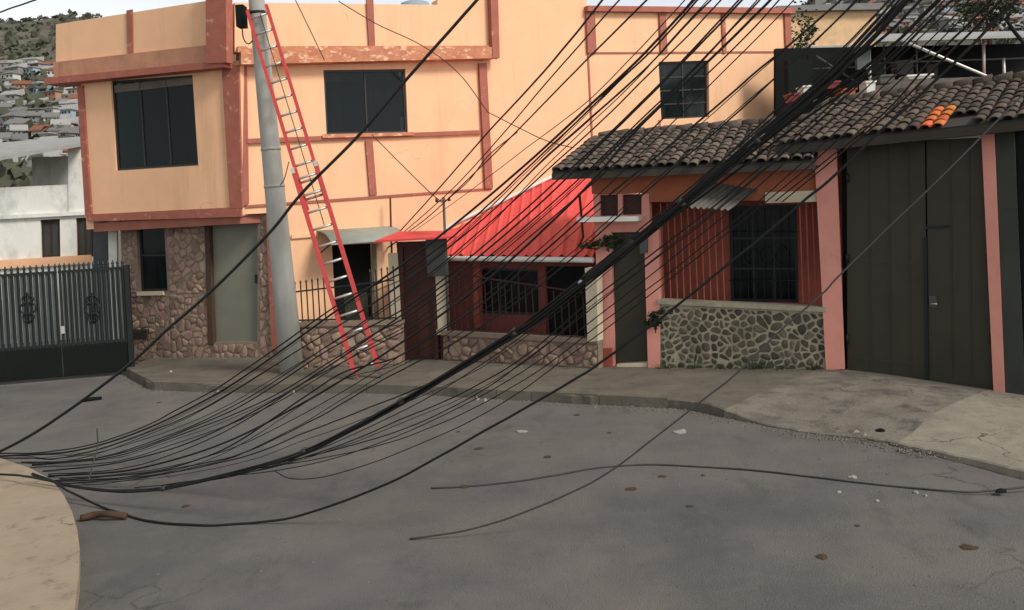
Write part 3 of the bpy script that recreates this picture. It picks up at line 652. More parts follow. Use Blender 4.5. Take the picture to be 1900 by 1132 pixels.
tag(MB().tube([mpb, dpt(1082, 440, mpb.y), dpt(1075, 358, mpb.y)], .022, 8).build('vent_pipe', M['wood']), 'thin pipe standing on the red metal roof beside the tiled eave', 'pipe')

# ------------------------------------------------------------------ salmon house
pk0 = PK.W(1.6, 0)
t = thing('salmon_house', (pk0.x, pk0.y, 0), 'salmon house with old clay tile roof, narrow dark green door and barred porch', 'house')
PT = t
PKb = PK.off(-.95)
# upper beam and wall above door
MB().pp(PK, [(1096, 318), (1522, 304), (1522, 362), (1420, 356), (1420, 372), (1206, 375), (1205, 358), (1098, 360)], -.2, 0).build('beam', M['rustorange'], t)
MB().pp(PK, [(1420, 357), (1524, 353), (1524, 374), (1420, 377)], .003, .04).build('lintel', M['beige'], t)
MB().pp(PK, [(1100, 361), (1204, 359), (1206, 430), (1102, 432)], -.2, -.02, [[(1112, 362), (1146, 361), (1146, 400), (1113, 401)], [(1154, 361), (1190, 361), (1190, 398), (1154, 399)]]).build('transom_wall', M['pink'], t)
for q in ([(1112, 362), (1146, 361), (1146, 400), (1113, 401)], [(1154, 361), (1190, 361), (1190, 398), (1154, 399)]): win(t, PK, q, m_pane=M['maroon'], cols=1, depth=-.09, fr=.03, fm=M['maroon'])
MB().pp(PK, [(1081, 402), (1192, 400), (1192, 409), (1081, 411)], -.02, .34).build('door_canopy', M['white'], t)
MB().pp(PK, [(1133, 425), (1198, 424), (1204, 676), (1140, 678)], -.16, -.1).build('door', M['gategreen'], t)
dd = bpy.data.objects['door.003'] if 'door.003' in bpy.data.objects else None
MB().pp(PK, [(1104, 428), (1134, 426), (1140, 682), (1112, 682)], -.22, 0).build('door_pier', M['pink'], t)
MB().pp(PK, [(1112, 646), (1136, 645), (1137, 683), (1113, 684)], .002, .03).build('pier_foot', M['pinkdeep'], t)
MB().pp(PK, [(1196, 420), (1224, 419), (1226, 686), (1204, 688)], -.22, .06).build('pillar', M['pink'], t)
MB().pp(PK, [(1145, 676), (1202, 672), (1202, 680), (1145, 682)], -.15, .03).build('door_step', M['beige'], t)
MB().pp(PK, [(1190, 430), (1204, 430), (1204, 468), (1191, 470)], .063, .15).build('meter_box', M['greysheet'], t)
MB().pp(PK, [(1510, 262), (1551, 258), (1568, 683), (1533, 685)], -.25, .08).build('pillar', M['pink'], t)
SW = Wall.two(PK.PP(1101, 400, -.005), PK.PP(1101, 400, -.005) - PK.n * 2)
MB().wbox(SW, .2, 2.6, -.2, PK.P(1101, 325)[1], -.02, .15).build('side_wall', M['pink'], t)
# porch: shaded back wall with a big dark window
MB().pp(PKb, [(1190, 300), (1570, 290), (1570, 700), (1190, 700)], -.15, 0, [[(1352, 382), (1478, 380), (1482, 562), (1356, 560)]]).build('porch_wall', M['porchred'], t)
wp = win(t, PKb, [(1352, 382), (1478, 380), (1482, 562), (1356, 560)], cols=3, rows=3, depth=-.06)
MB().wbox(PK, PK.P(1224, 600)[0], PK.P(1530, 600)[0], .3, .45, -1.0, -.17).build('porch_floor', M['pave'], t)
for q, n_ in (((1226, 1338), 9), ((1484, 1520), 3)):
    for i in range(n_ + 1):
        x = q[0] + (q[1] - q[0]) * i / n_; b_ = PK.P(x + 6, 552 + (x - 1226) * .055, -.1); tp = PK.P(x, 384, -.1)
        MB().tube([PK.W(b_[0], b_[1] - .05, -.1), PK.W(tp[0], tp[1] + .1, -.1)], .011, 6, smooth=False).build('porch_bar', M['pinkdeep'], t)
for i in range(9):
    x = 1356 + i * 15; b_ = PKb.P(x + 3, 558, .05); tp = PKb.P(x, 384, .05); MB().tube([PKb.W(b_[0], b_[1], .05), PKb.W(tp[0], tp[1], .05)], .007, 5, smooth=False).build('grille_bar', M['blackiron'], t)
for yy in (430, 520):
    a_ = PKb.P(1352, yy, .05); b_ = PKb.P(1482, yy, .05); MB().tube([PKb.W(a_[0], a_[1], .05), PKb.W(b_[0], b_[1], .05)], .008, 5).build('grille_rail', M['blackiron'], t)
for cxp, cyp in ((1390, 475), (1420, 475), (1450, 475)):
    c_ = PKb.P(cxp, cyp, .06); MB().tube([PKb.W(c_[0] + .09 * math.cos(k * math.pi / 6) * (1 + .25 * math.cos(k * math.pi / 3)), c_[1] + .16 * math.sin(k * math.pi / 6), .06) for k in range(13)], .008, 5, cap=False).build('grille_scroll', M['blackiron'], t)
# corrugated porch awning
aw = MB(); nA = 34
q0, q1 = PK.P(1318, 338, .02), PK.P(1405, 352, .02); w0, w1 = PK.P(1256, 384, .62), PK.P(1350, 390, .62)
for j, (a_, b_, d_) in enumerate(((q0, q1, .02), (w0, w1, .62))):
    for i in range(nA + 1):
        k = i / nA; aw.v.append(PK.W(a_[0] + (b_[0] - a_[0]) * k, a_[1] + (b_[1] - a_[1]) * k + (.018 if i % 4 < 2 else -.01), d_))
for i in range(nA): aw.face([nA + 1 + i, nA + 2 + i, i + 1, i])
aw.build('awning_sheet', M['zinc'], t)
lowwall(PK.off(.04), [(1222, 560), (1531, 575), (1534, 694), (1226, 694)], 'knee wall of dark stones in thick pale mortar below the barred porch', 41, .118, 'stone_dark', 'mortar_pale', cope='mortar_pale', gap=.014, rise=.012)

# ------------------------------------------------------------------ clay tile roofs
def tile_mesh(name, Lg=.36, r0=.068, r1=.080, m='tile', nseg=6):
    mb = MB()
    for j, (y, r) in enumerate(((0, r0), (Lg, r1))):      # local: x across, y down-slope, z up
        for k in range(nseg + 1):
            th = math.pi * k / nseg; mb.v.append(Vector((-math.cos(th) * r, y, math.sin(th) * r * .62 + (.022 if j else 0))))
        for k in range(nseg + 1):
            th = math.pi * k / nseg; mb.v.append(Vector((-math.cos(th) * (r - .014), y, math.sin(th) * (r - .016) * .62 + (.022 if j else 0))))
    n = nseg + 1
    for k in range(nseg):
        mb.face([k, 2 * n + k, 2 * n + k + 1, k + 1], True); mb.face([2 * n + k, 3 * n + k, 3 * n + k + 1, 2 * n + k + 1]); mb.face([n + k, n + k + 1, 3 * n + k + 1, 3 * n + k], True)
    me = bpy.data.meshes.new(name); me.from_pydata(mb.v, [], mb.f); me.polygons.foreach_set('use_smooth', mb.sm); me.materials.append(M[m]); me.update(); return me
TM = tile_mesh('clay_tile'); TMo = tile_mesh('orange_clay_tile', m='tileorange')
def tileroof(parent, e0, e1, t0, t1, spacing=.168, expo=.275, seed=1, skip=None, orange=None, name='roof_bed'):
    """barrel tiles on the plane of eave e0-e1 and top t0-t1, columns run from the eave up the slope"""
    rn = random.Random(seed); ex = (e1 - e0); Wd = ex.length; X = ex.normalized()
    up = ((t0 - e0) + (t1 - e1)) / 2; up = up - X * up.dot(X); SL = up.length; Y = up.normalized(); Z = X.cross(Y).normalized()
    if Z.z < 0: Z = -Z
    bed = MB(); nb = 5
    bed.quadbox([e0 - Z * .07, e1 - Z * .07, t1 - Z * .07, t0 - Z * .07, e0 - Z * .015, e1 - Z * .015, t1 - Z * .015, t0 - Z * .015]); bd = bed.build(name, M['tilebed'], parent)
    nc = int(Wd / spacing); nr = int(SL / expo) + 1
    sx0 = (t0 - e0).dot(X) / SL; sx1 = (t1 - e1).dot(X) / SL
    for c in range(nc + 1):
        jit = rn.uniform(-.012, .012)
        for r in range(nr):
            y = r * expo - .05 + rn.gauss(0, .025); x = spacing * (c + .5) + jit + rn.uniform(-.008, .008)
            lo = max(0, y) * sx0; hi = Wd + max(0, y) * sx1
            if x < lo - .02 or x > hi + .02 or y > SL - .1: continue
            if skip and skip(x / Wd, y / SL): continue
            lift = .02 if True else 0
            pos = e0 + X * x + Y * (y + .36) + Z * (.0 + rn.uniform(0, .012))
            if (y + .36) > SL + .12: pos = e0 + X * x + Y * (SL + .1) + Z * .01
            o = bpy.data.objects.new('roof_tile', TMo if (orange and orange(x / Wd, y / SL)) else TM); col.objects.link(o)
            rot = Matrix((X, -Y, Z)).transposed() @ Matrix.Rotation(rn.gauss(0, .05), 3, 'Z') @ Matrix.Rotation(rn.uniform(-.04, .04), 3, 'X')
            if rot.determinant() < 0: rot = Matrix((-X, -Y, Z)).transposed()
            o.parent = bd; mw = rot.to_4x4(); mw.translation = pos - WL[bd.name]; o.matrix_local = mw
    return bd, X, Y, Z
# salmon house roof
pe0 = PK.PP(1024, 318, .55); pe1 = PK.PP(1512, 296, .55); zz = (pe0.z + pe1.z) / 2
pt0 = PK.PP(1112, 257, -2.0); pt1 = PK.PP(1540, 222, -2.0)
tileroof(PT, pe0, pe1, pt0, pt1, seed=5)
tx_ = pe0 + Vector((0, 0, -.09)); ty_ = pe1 + Vector((0, 0, -.09))
MB().beam(tx_, ty_, .10, .05, Vector((0, 0, 1))).build('eave_board', M['tilebed'], PT)
rm = MB(); nR = 14
for k in range(nR):
    a_ = pt0.lerp(pt1, k / nR); b_ = pt0.lerp(pt1, (k + .96) / nR)
    MB().tube([a_ + Vector((0, 0, .03)), b_ + Vector((0, 0, .045))], [.085, .1], 8).build('ridge_tile', M['tile'], PT)
MB().beam(pe0 + Vector((.05, 0, .0)), pt0 + Vector((.05, 0, .0)), .12, .09, Vector((0, 0, 1))).build('verge_board', M['tilebed'], PT)
MB().pp(PK.off(-1.9), [(1100, 262), (1540, 235), (1540, 330), (1100, 340)], -.1, 0).build('rear_wall', M['pinkdeep'], PT)
# soffit between beam and eave
sf = MB(); sf.quadbox([PK.W(PK.P(1097, 330)[0], PK.P(1097, 322)[1] - .03, -.05), PK.W(PK.P(1522, 310)[0], PK.P(1522, 306)[1] - .03, -.05), pe1 - Vector((0, 0, .13)), pe0 - Vector((0, 0, .13)),
                       PK.W(PK.P(1097, 330)[0], PK.P(1097, 322)[1], -.05), PK.W(PK.P(1522, 310)[0], PK.P(1522, 306)[1], -.05), pe1 - Vector((0, 0, .11)), pe0 - Vector((0, 0, .11))])
sf.build('soffit', M['tilebed'], PT)

# ------------------------------------------------------------------ garage portal
g0 = GA.PP(1700, 708)
t = thing('garage_portal', (g0.x, g0.y, g0.z), 'tall dark green double garage gate with salmon jamb under a mossy tile roof', 'garage')
GP = t
MB().pp(GA, [(1569, 266), (1714, 259), (1719, 712), (1570, 686)], -.12, -.06).build('gate_leaf', M['gategreen'], t)
rl = MB().pp(GA, [(1717, 259), (1827, 254), (1845, 731), (1722, 712)], -.125, -.06).build('gate_leaf', M['gategreen'], t)
MB().pp(GA, [(1556, 255), (1850, 240), (1868, 740), (1558, 692)], -.2, -.15).build('gate_light_block', M['black'], t)  # added black panel, stops light showing through the gaps around the leaves
MB().pp(GA, [(1712, 440), (1718, 440), (1722, 712), (1717, 712)], -.058, -.035).build('meeting_strip', M['blackiron'], t)
MB().pp(GA, [(1716, 420), (1762, 418), (1762, 423), (1716, 425)], -.058, -.04).build('gate_strip', M['blackiron'], t)
for x in (1608, 1645, 1682, 1760, 1795): MB().pp(GA, [(x, 268), (x + 2, 268), (x + 8, 700), (x + 6, 700)], -.059, -.05).build('gate_seam', M['gategreen'], t)
for yy in (330, 480, 630):
    for x in (1571, 1826 + (yy - 330) * .04): a_, z_ = GA.P(x, yy); MB().tube([GA.W(a_, z_ - .07, -.03), GA.W(a_, z_ + .07, -.03)], .022, 8).build('hinge', M['blackiron'], t)
a_, z_ = GA.P(1730, 560); MB().wbox(GA, a_ - .05, a_ + .05, z_ - .08, z_ + .08, -.059, -.035).build('lock_plate', M['pipe'], t)
MB().tube([GA.W(a_ - .03, z_ - .03, -.02), GA.W(a_ + .06, z_ - .03, -.005)], .011, 6).build('handle', M['alu'], t)
for yy in (300, 480, 660): MB().pp(GA, [(1573, yy), (1713, yy - 3 + (yy - 300) * .05), (1713, yy + 4 + (yy - 300) * .05), (1573, yy + 6)], -.0595, -.052).build('gate_rib', M['gategreen'], t)
MB().pp(GA, [(1585, 260), (1822, 250), (1822, 255), (1585, 266)], -.05, .01).build('track_rail', M['alu'], t)
MB().pp(GA, [(1550, 244), (1848, 234), (1848, 252), (1552, 263)], -.3, -.1).build('lintel', M['maroon'], t)
MB().pp(GA, [(1822, 249), (1846, 247), (1866, 734), (1845, 733)], -.25, .05).build('jamb', M['pink'], t)
MB().pp(GA, [(1847, 240), (1882, 236), (1902, 736), (1866, 735)], -.3, .03).build('side_pillar', M['darkgrey'], t)
MB().pp(GA, [(1883, 232), (1990, 226), (2010, 742), (1903, 738)], -.35, -.02).build('side_gate', M['black'], t)
nb = GA.PP(2100, 740)
nt_ = thing('neighbour_wall', (nb.x, nb.y, nb.z), 'plain grey wall continuing beyond the dark side gate', 'wall')
MB().pp(GA, [(1992, 235), (2700, 190), (2720, 960), (2012, 745)], -.3, 0).build('wall_face', M['pole'], nt_)
MB().pp(GA, [(1990, 226), (2702, 178), (2702, 192), (1990, 236)], -.36, .06).build('coping', M['pave'], nt_)
ge0 = GA.PP(1440, 268, .45); ge1 = GA.PP(1905, 218, .45); gt0 = GA.PP(1512, 198, -1.9); gt1 = GA.PP(1960, 140, -1.9)
tileroof(GP, ge0, ge1, gt0, gt1, seed=9, skip=lambda u, v: .70 < u < .80 and v < .10, orange=lambda u, v: .585 < u < .70 and v < .33)
MB().beam(ge0 - Vector((0, 0, .1)), ge1 - Vector((0, 0, .1)), .12, .05, Vector((0, 0, 1))).build('eave_board', M['tilebed'], GP)
for k in range(13):
    a_ = gt0.lerp(gt1, k / 13); b_ = gt0.lerp(gt1, (k + .96) / 13)
    MB().tube([a_ + Vector((0, 0, .03)), b_ + Vector((0, 0, .05))], [.085, .105], 8).build('ridge_tile', M['tile'], GP)
sf = MB(); sf.quadbox([GA.W(GA.P(1540, 262)[0], GA.P(1540, 262)[1] - .02, -.1), GA.W(GA.P(1900, 240)[0], GA.P(1900, 240)[1] - .02, -.1), ge1 - Vector((0, 0, .15)), ge0 - Vector((0, 0, .15)),
                       GA.W(GA.P(1540, 262)[0], GA.P(1540, 262)[1], -.1), GA.W(GA.P(1900, 240)[0], GA.P(1900, 240)[1], -.1), ge1 - Vector((0, 0, .13)), ge0 - Vector((0, 0, .13))])
sf.build('soffit', M['tilebed'], GP)
# weathered tin patch resting on the tiles beside the fresh orange tiles

# ------------------------------------------------------------------ iron gate at the far end
gp = GT.W((GT.P(5, 700)[0] + GT.P(238, 690)[0]) / 2, RZ)
t = thing('iron_gate', (gp.x, gp.y, RZ), 'black iron double gate with grey slats and spear tips beside the stone-clad corner', 'gate')
aL_, aR_ = GT.P(-95, 600)[0], GT.P(236, 600)[0]; z_b, z_m, z_t = RZ + .06, GT.P(120, 640)[1], GT.P(120, 499)[1]
for k, (a_, b_) in enumerate(((aL_, GT.P(112, 600)[0] - .01), (GT.P(112, 600)[0] + .01, aR_))):
    lf = MB().wbox(GT, a_, b_, z_b, z_m, -.02, .02).build('leaf_panel', M['black'], t)
    n_ = 13 if k else 17
    for i in range(n_ + 1):
        a = a_ + .03 + (b_ - a_ - .06) * i / n_
        MB().tube([GT.W(a, z_m - .05, 0), GT.W(a, z_t + .0, 0), GT.W(a, z_t + .03, 0), GT.W(a, z_t + .05, 0), GT.W(a, z_t + .12, 0)], [.024, .024, .018, .030, .003], 6, smooth=False).build('bar', M['blackiron'], t)
        if i < n_: MB().wbox(GT, a + .028, a + (b_ - a_ - .06) / n_ - .028, z_m - .02, z_t - .03, -.026, -.016).build('slat', M['greysheet'], t)
    for z in (z_m + .005, z_t - .05): MB().beam(GT.W(a_, z, .012), GT.W(b_, z, .012), .05, .02, Vector((0, 0, 1))).build('rail', M['blackiron'], t)
for cx_ in (52, 172):
    a, z = GT.P(cx_, 572, .03)
    for q in range(3):
        zc = z + (q - 1) * .17; rr_ = (.10, .14, .10)[q]
        MB().tube([GT.W(a + rr_ * math.cos(k * math.pi / 8), zc + rr_ * .8 * math.sin(k * math.pi / 8), .03) for k in range(17)], .016, 6, cap=False).build('scroll', M['blackiron'], t)
    MB().tube([GT.W(a, z - .3, .03), GT.W(a, z + .3, .03)], .014).build('scroll_stem', M['blackiron'], t)
a, z = GT.P(117, 612, .03); MB().wbox(GT, a - .035, a + .035, z - .07, z + .07, .02, .06).build('lock_box', M['alu'], t)
MB().wbox(GT, aR_ + .003, aR_ + .09, RZ, z_t, -.06, .05).build('gate_post', M['blackiron'], t)

bw = GT.PP(-200, 690)
t = thing('boundary_wall', (bw.x, bw.y, RZ), 'whitewashed boundary wall continuing from the iron gate', 'wall')
MB().wbox(GT, aL_ - 9, aL_ - .02, RZ, z_t - .1, -.2, 0).build('wall_face', M['whitewall'], t)
MB().wbox(GT, aL_ - 9, aL_ - .02, z_t - .098, z_t - .03, -.24, .04).build('coping', M['pave'], t)
# ------------------------------------------------------------------ white house beyond the gate
WH = Wall((dpt(0, 400, 24).x, 24.0), R(12))
wo = WH.W(1, 0)
t = thing('white_house', (wo.x, wo.y, RZ), 'weathered white two-storey house behind the iron gate', 'house')
X0, X1 = WH.P(-260, 400)[0], WH.P(163, 400)[0]
zA = WH.P(100, 402)[1]; zB = WH.P(70, 345)[1]; zR = WH.P(60, 285)[1]; zG = WH.P(80, 478)[1]
w1 = [(75, 408), (111, 406), (112, 476), (77, 478)]; w2 = [(141, 405), (172, 403), (174, 476), (143, 477)]
MB().prism(WH, [(X0, RZ), (WH.P(196, 400)[0], RZ), (WH.P(196, 400)[0], zA), (X0, zA)], -.2, 0, [[WH.P(*p) for p in w1], [WH.P(*p) for p in w2]]).build('ground_floor_wall', M['whitewall'], t)
for q in (w1, w2): win(t, WH, q, m_pane=M['darkgrey'], cols=2, depth=-.08, fm=M['maroon'])
MB().wbox(WH, X0, WH.P(163, 400)[0], zA + .002, zA + .10, -.3, .10).build('floor_edge', M['whitewall'], t)
MB().wbox(WH, X0, WH.P(132, 400)[0], zA + .10, zB, -.2, 0).build('balcony_wall', M['whitewall'], t)
MB().prism(WH, [(WH.P(128, 400)[0], zA + .1), (WH.P(162, 400)[0], zA + .1), (WH.P(156, 275)[0], WH.P(156, 270)[1]), (WH.P(127, 280)[0], WH.P(130, 272)[1])], -.3, .03).build('column', M['whitewall'], t)
MB().wbox(WH.off(-1.3), WH.P(60, 320, -1.3)[0], WH.P(165, 320, -1.3)[0], zA, zR, -.2, 0).build('upper_wall', M['pole'], t)
rb = MB(); p0 = WH.PP(-120, 318, .7); p1 = WH.PP(150, 272, .7); p2 = WH.PP(172, 258, -3); p3 = WH.PP(-120, 280, -3); dz = Vector((0, 0, .10))
rb.quadbox([p0, p1, p2, p3, p0 + dz, p1 + dz, p2 + dz, p3 + dz]); rb.build('roof', HR[0], t)
MB().wbox(WH, X0, WH.P(170, 480)[0], WH.P(80, 494)[1], zG, .003, .14).build('base_band', M['orange'], t)
MB().wbox(WH, X0, WH.P(196, 480)[0], RZ, WH.P(80, 494)[1] - .003, .003, .06).build('plinth', M['whitewall'], t)
wp_ = GT.off(-1.6)
tag(MB().pp(wp_, [(200, 408), (216, 407), (220, 690), (206, 690)], -.15, 0).build('white_column', M['white']), 'white column between the iron gate and the stone-clad corner', 'column')
tag(MB().pp(GT.off(-2.2), [(172, 410), (200, 410), (206, 690), (176, 690)], -.12, 0).build('grey_panel', M['greysheet']), 'grey sheet panel standing behind the gate next to the white column', 'panel')

# ------------------------------------------------------------------ concrete pole
pb_ = gpt(542, 690); ptop = dpt(476, 0, pb_.y - .05); ax = (ptop - pb_); ptop2 = pb_ + ax * 1.45
t = thing('utility_pole', pb_, 'tall grey concrete utility pole with the red ladder against it', 'pole')
MB().tube([pb_ - Vector((0, 0, .05)), pb_ + ax * .25, pb_ + ax * .6, ptop, ptop2], [.215, .195, .165, .138, .11], 22).build('shaft', M['pole'], t)
for f_, nm in ((.965, 'clamp_band'), (.50, 'clamp_band'), (.60, 'clamp_band')):
    c_ = pb_ + ax * f_; r_ = .215 - .08 * f_; u_ = ax.normalized()
    MB().tube([c_ - u_ * .025, c_ + u_ * .025], r_ + .008, 22).build(nm, M['blackiron'] if f_ > .9 else M['pole'], t)
bx = dpt(448, 30, pb_.y - .12)
MB().box(bx.x - .07, bx.x + .07, bx.y - .12, bx.y + .12, bx.z - .20, bx.z + .18).build('junction_box', M['black'], t)
MB().tube([bx + Vector((.0, 0, .10)), Vector((ptop.x, ptop.y, bx.z + .10))], .02).build('box_bracket', M['blackiron'], t)
MB().tube(catmull([bx + Vector((0, 0, -.19)), bx + Vector((.02, -.02, -.4)), bx + Vector((.10, -.02, -.5)), bx + Vector((.2, 0, -.42))], 5), .012).build('box_lead', M['cablegrey'], t)

# ------------------------------------------------------------------ extension ladder
lb = gpt(685, 701); lt = dpt(476, 14, pb_.y - .30)
t = thing('extension_ladder', lb, 'red extension ladder with pale rungs leaning on the concrete pole', 'ladder')
axl = (lt - lb); Ll = axl.length; axn = axl.normalized(); view = Vector((lb.x * .3, lb.y, 0)).normalized()
sd = axn.cross(view).normalized(); sd = -sd if sd.x < 0 else sd
nrm = sd.cross(axn).normalized(); nrm = -nrm if nrm.y > 0 else nrm
def rails(f0, f1, wid, off, rail_w, tag_):
    for s_ in (-1, 1):
        a_ = lb + axn * Ll * f0 + sd * s_ * wid / 2 + nrm * off; b_ = lb + axn * Ll * f1 + sd * s_ * wid / 2 + nrm * off
        MB().beam(a_, b_, rail_w, .075, sd).build('rail', M['ladder'], t)
    n_ = int(Ll * (f1 - f0) / .305); 
    for i in range(n_):
        p = lb + axn * (Ll * f0 + .18 + i * .305) + nrm * off; MB().tube([p - sd * (wid / 2 - .012), p + sd * (wid / 2 - .012)], .021, 8).build('rung', M['alu'], t)
rails(0.004, .56, .40, 0.06, .066, 'base')
rails(.45, 1.0, .345, -.02, .05, 'fly')
for s_ in (-1, 1):
    a_ = lb + axn * Ll * .006 + sd * s_ * .2 + nrm * .06; MB().beam(a_ - axn * .07 + nrm * .02, a_ + axn * .10, .06, .10, sd).build('foot', M['pipe'], t)
    c_ = lb + axn * Ll * .555 + sd * s_ * .2 + nrm * .06; MB().beam(c_ - axn * .05, c_ + axn * .05, .06, .10, sd).build('rung_lock', M['alu'], t)
pr = [lb + axn * Ll * f_ + nrm * .03 + sd * .03 for f_ in (.40, .55, .72, .90, .98)]
MB().tube(pr, .008, 5).build('rope', M['cablegrey'], t)

# ------------------------------------------------------------------ neighbours behind the garage
SH = Wall((dpt(1460, 200, 21).x, 21.0), R(8))
s0 = SH.W(2, 0)
t = thing('open_shed', (s0.x, s0.y, 0), 'dark open-fronted shed with pale metal roof edge behind the garage tiles', 'shed')
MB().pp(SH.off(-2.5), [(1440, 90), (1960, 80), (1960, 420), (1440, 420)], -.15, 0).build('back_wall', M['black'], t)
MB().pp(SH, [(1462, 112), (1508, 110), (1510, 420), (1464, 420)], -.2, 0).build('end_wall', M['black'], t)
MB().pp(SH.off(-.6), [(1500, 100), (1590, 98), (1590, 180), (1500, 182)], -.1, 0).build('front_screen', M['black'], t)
MB().pp(SH, [(1581, 92), (1606, 90), (1606, 130), (1583, 132)], .1, .2).build('shutter', M['greysheet'], t)
rs = MB(); q0 = SH.PP(1600, 78, .5); q1 = SH.PP(1960, 68, .5); q2 = SH.PP(1960, 60, -2.8); q3 = SH.PP(1600, 68, -2.8); dz = Vector((0, 0, .06))
rs.quadbox([q0, q1, q2, q3, q0 + dz, q1 + dz, q2 + dz, q3 + dz]); rs.build('shed_roof', HR[0], t)
for a_, b_ in (((1825, 72), (1826, 146)), ((1862, 108), (1864, 156)), ((1612, 76), (1616, 190))): MB().tube([SH.PP(*a_), SH.PP(*b_)], .035, 8).build('shed_post', M['alu'], t)
for k_, (a_, b_) in enumerate((((1515, 104), (1600, 160)), ((1530, 150), (1600, 100)), ((1640, 84), (1642, 150)), ((1700, 82), (1702, 148)), ((1600, 118), (1900, 108)), ((1655, 130), (1760, 88)), ((1510, 128), (1600, 124)))): MB().tube([SH.PP(*a_, -.3), SH.PP(*b_, -.3)], .022, 6).build('shed_strut', M['pipe'], t)
for k_, (x_, y_, w_, h_) in enumerate(((1620, 118, 24, 20), (1665, 112, 30, 26), (1720, 120, 20, 24), (1540, 135, 22, 24))): MB().pp(SH.off(-1.2 - .1 * k_), [(x_, y_), (x_ + w_, y_ - 2), (x_ + w_, y_ + h_), (x_, y_ + h_)], -.3, 0).build('shelf_box', M[('darkgrey', 'pipe', 'gategreen', 'darkgrey')[k_]], t)
MB().pp(SH, [(1600, 150), (1960, 138), (1960, 420), (1600, 420)], -.15, 0).build('parapet', M['zinc'], t)
MB().pp(SH, [(1740, 160), (1960, 146), (1960, 152), (1740, 166)], .01, .12).build('parapet_cap', HR[0], t)
tag(MB().tube([SH.PP(1672, 74, .9), SH.PP(1770, 116, .9), SH.PP(1880, 162, .9), SH.PP(1960, 196, .9)], .035, 8).build('brace_pipe', M['alu']), 'long pale pipe slanting across the dark shed opening', 'pipe')
tag(MB().pp(SH.off(1.2), [(1868, 150), (1990, 158), (1990, 185), (1872, 176)], -1.5, 0).build('red_awning', M['redroof']), 'strip of red metal awning beside the shed', 'awning')
rj = random.Random(12)
for k, (x, y, w_, h_, mm, lb_) in enumerate(((1540, 160, .45, .22, 'red', 'red crate on the shed floor behind the tile ridge'), (1568, 172, .5, .2, 'rustorange', 'rusty orange crate beside the red crate in the shed'),
        (1610, 170, .3, .4, 'white', 'white drum beside the crates in the shed'), (1640, 150, .5, .25, 'zinc', 'grey zinc tub in the shed behind the tiles'), (1580, 180, .7, .1, 'beige', 'pale plank lying below the crates in the shed'),
        (1470, 184, .3, .25, 'red', 'small red bucket at the end of the dark shed'), (1492, 176, .22, .35, 'white', 'white can at the dark end wall of the shed'), (1700, 142, .8, .12, 'white', 'white sheet on the shed parapet'))):
    w_ *= .7; h_ *= .7; p = SH.PP(x, y + 6, .3 + .05 * k); b = MB(); hw = w_ / 2; tp = .86
    b.quadbox([(p.x - hw * tp, p.y - .2, p.z), (p.x + hw * tp, p.y - .2, p.z), (p.x + hw * tp, p.y + .2, p.z), (p.x - hw * tp, p.y + .2, p.z), (p.x - hw, p.y - .22, p.z + h_), (p.x + hw, p.y - .22, p.z + h_), (p.x + hw, p.y + .22, p.z + h_), (p.x - hw, p.y + .22, p.z + h_)])
    rm_ = MB(); b.quadbox([(p.x - hw - .02, p.y - .24, p.z + h_ - .03), (p.x + hw + .02, p.y - .24, p.z + h_ - .03), (p.x + hw + .02, p.y + .24, p.z + h_ - .03), (p.x - hw - .02, p.y + .24, p.z + h_ - .03), (p.x - hw - .02, p.y - .24, p.z + h_ + .01), (p.x + hw + .02, p.y - .24, p.z + h_ + .01), (p.x + hw + .02, p.y + .24, p.z + h_ + .01), (p.x - hw - .02, p.y + .24, p.z + h_ + .01)])
    o = b.build(['crate', 'crate', 'drum', 'tub', 'plank', 'bucket', 'can', 'sheet'][k], M[mm]); tag(o, lb_, ['crate', 'crate', 'drum', 'tub', 'plank', 'bucket', 'can', 'sheet'][k])
# yellow-orange house beyond
YH = Wall((dpt(1470, 100, 30).x, 30.0), R(10)); y0 = YH.W(1, 0)
t = thing('ochre_house', (y0.x, y0.y, 0), 'ochre house wall behind the end of the orange front', 'house')
MB().pp(YH, [(1440, 22), (1625, 18), (1625, 420), (1440, 420)], -4, 0, []).build('wall', HC[5], t)
MB().pp(YH, [(1436, 14), (1632, 8), (1632, 20), (1436, 24)], -4.2, .25).build('roof_edge', HR[2], t)
MB().pp(YH, [(1470, 88), (1600, 84), (1600, 92), (1470, 96)], .003, .1).build('ledge', HR[0], t)
# tree twigs in front of the ochre wall
def crown(center, rx, ry, rz, n, size, m, parent, seed, name='crown'):
    rn = random.Random(seed); mb = MB(); clumps = [Vector((rn.gauss(0, .45) * rx, rn.gauss(0, .45) * ry, rn.gauss(0, .45) * rz)) for _ in range(max(6, n // 45))]
    for i in range(n):
        c_ = rn.choice(clumps); p = center + c_ + Vector((rn.gauss(0, .2) * rx, rn.gauss(0, .2) * ry, rn.gauss(0, .2) * rz))
        u = Vector((rn.uniform(-1, 1), rn.uniform(-1, 1), rn.uniform(-.6, .6))).normalized(); v = u.cross(Vector((rn.uniform(-1, 1), rn.uniform(-1, 1), rn.uniform(-1, 1)))).normalized(); s_ = size * rn.uniform(.6, 1.3)
        b = len(mb.v); mb.v += [p - u * s_, p + v * s_ * .45, p + u * s_, p - v * s_ * .45]; mb.face([b, b + 1, b + 2, b + 3])
    return mb.build(name, m, parent)
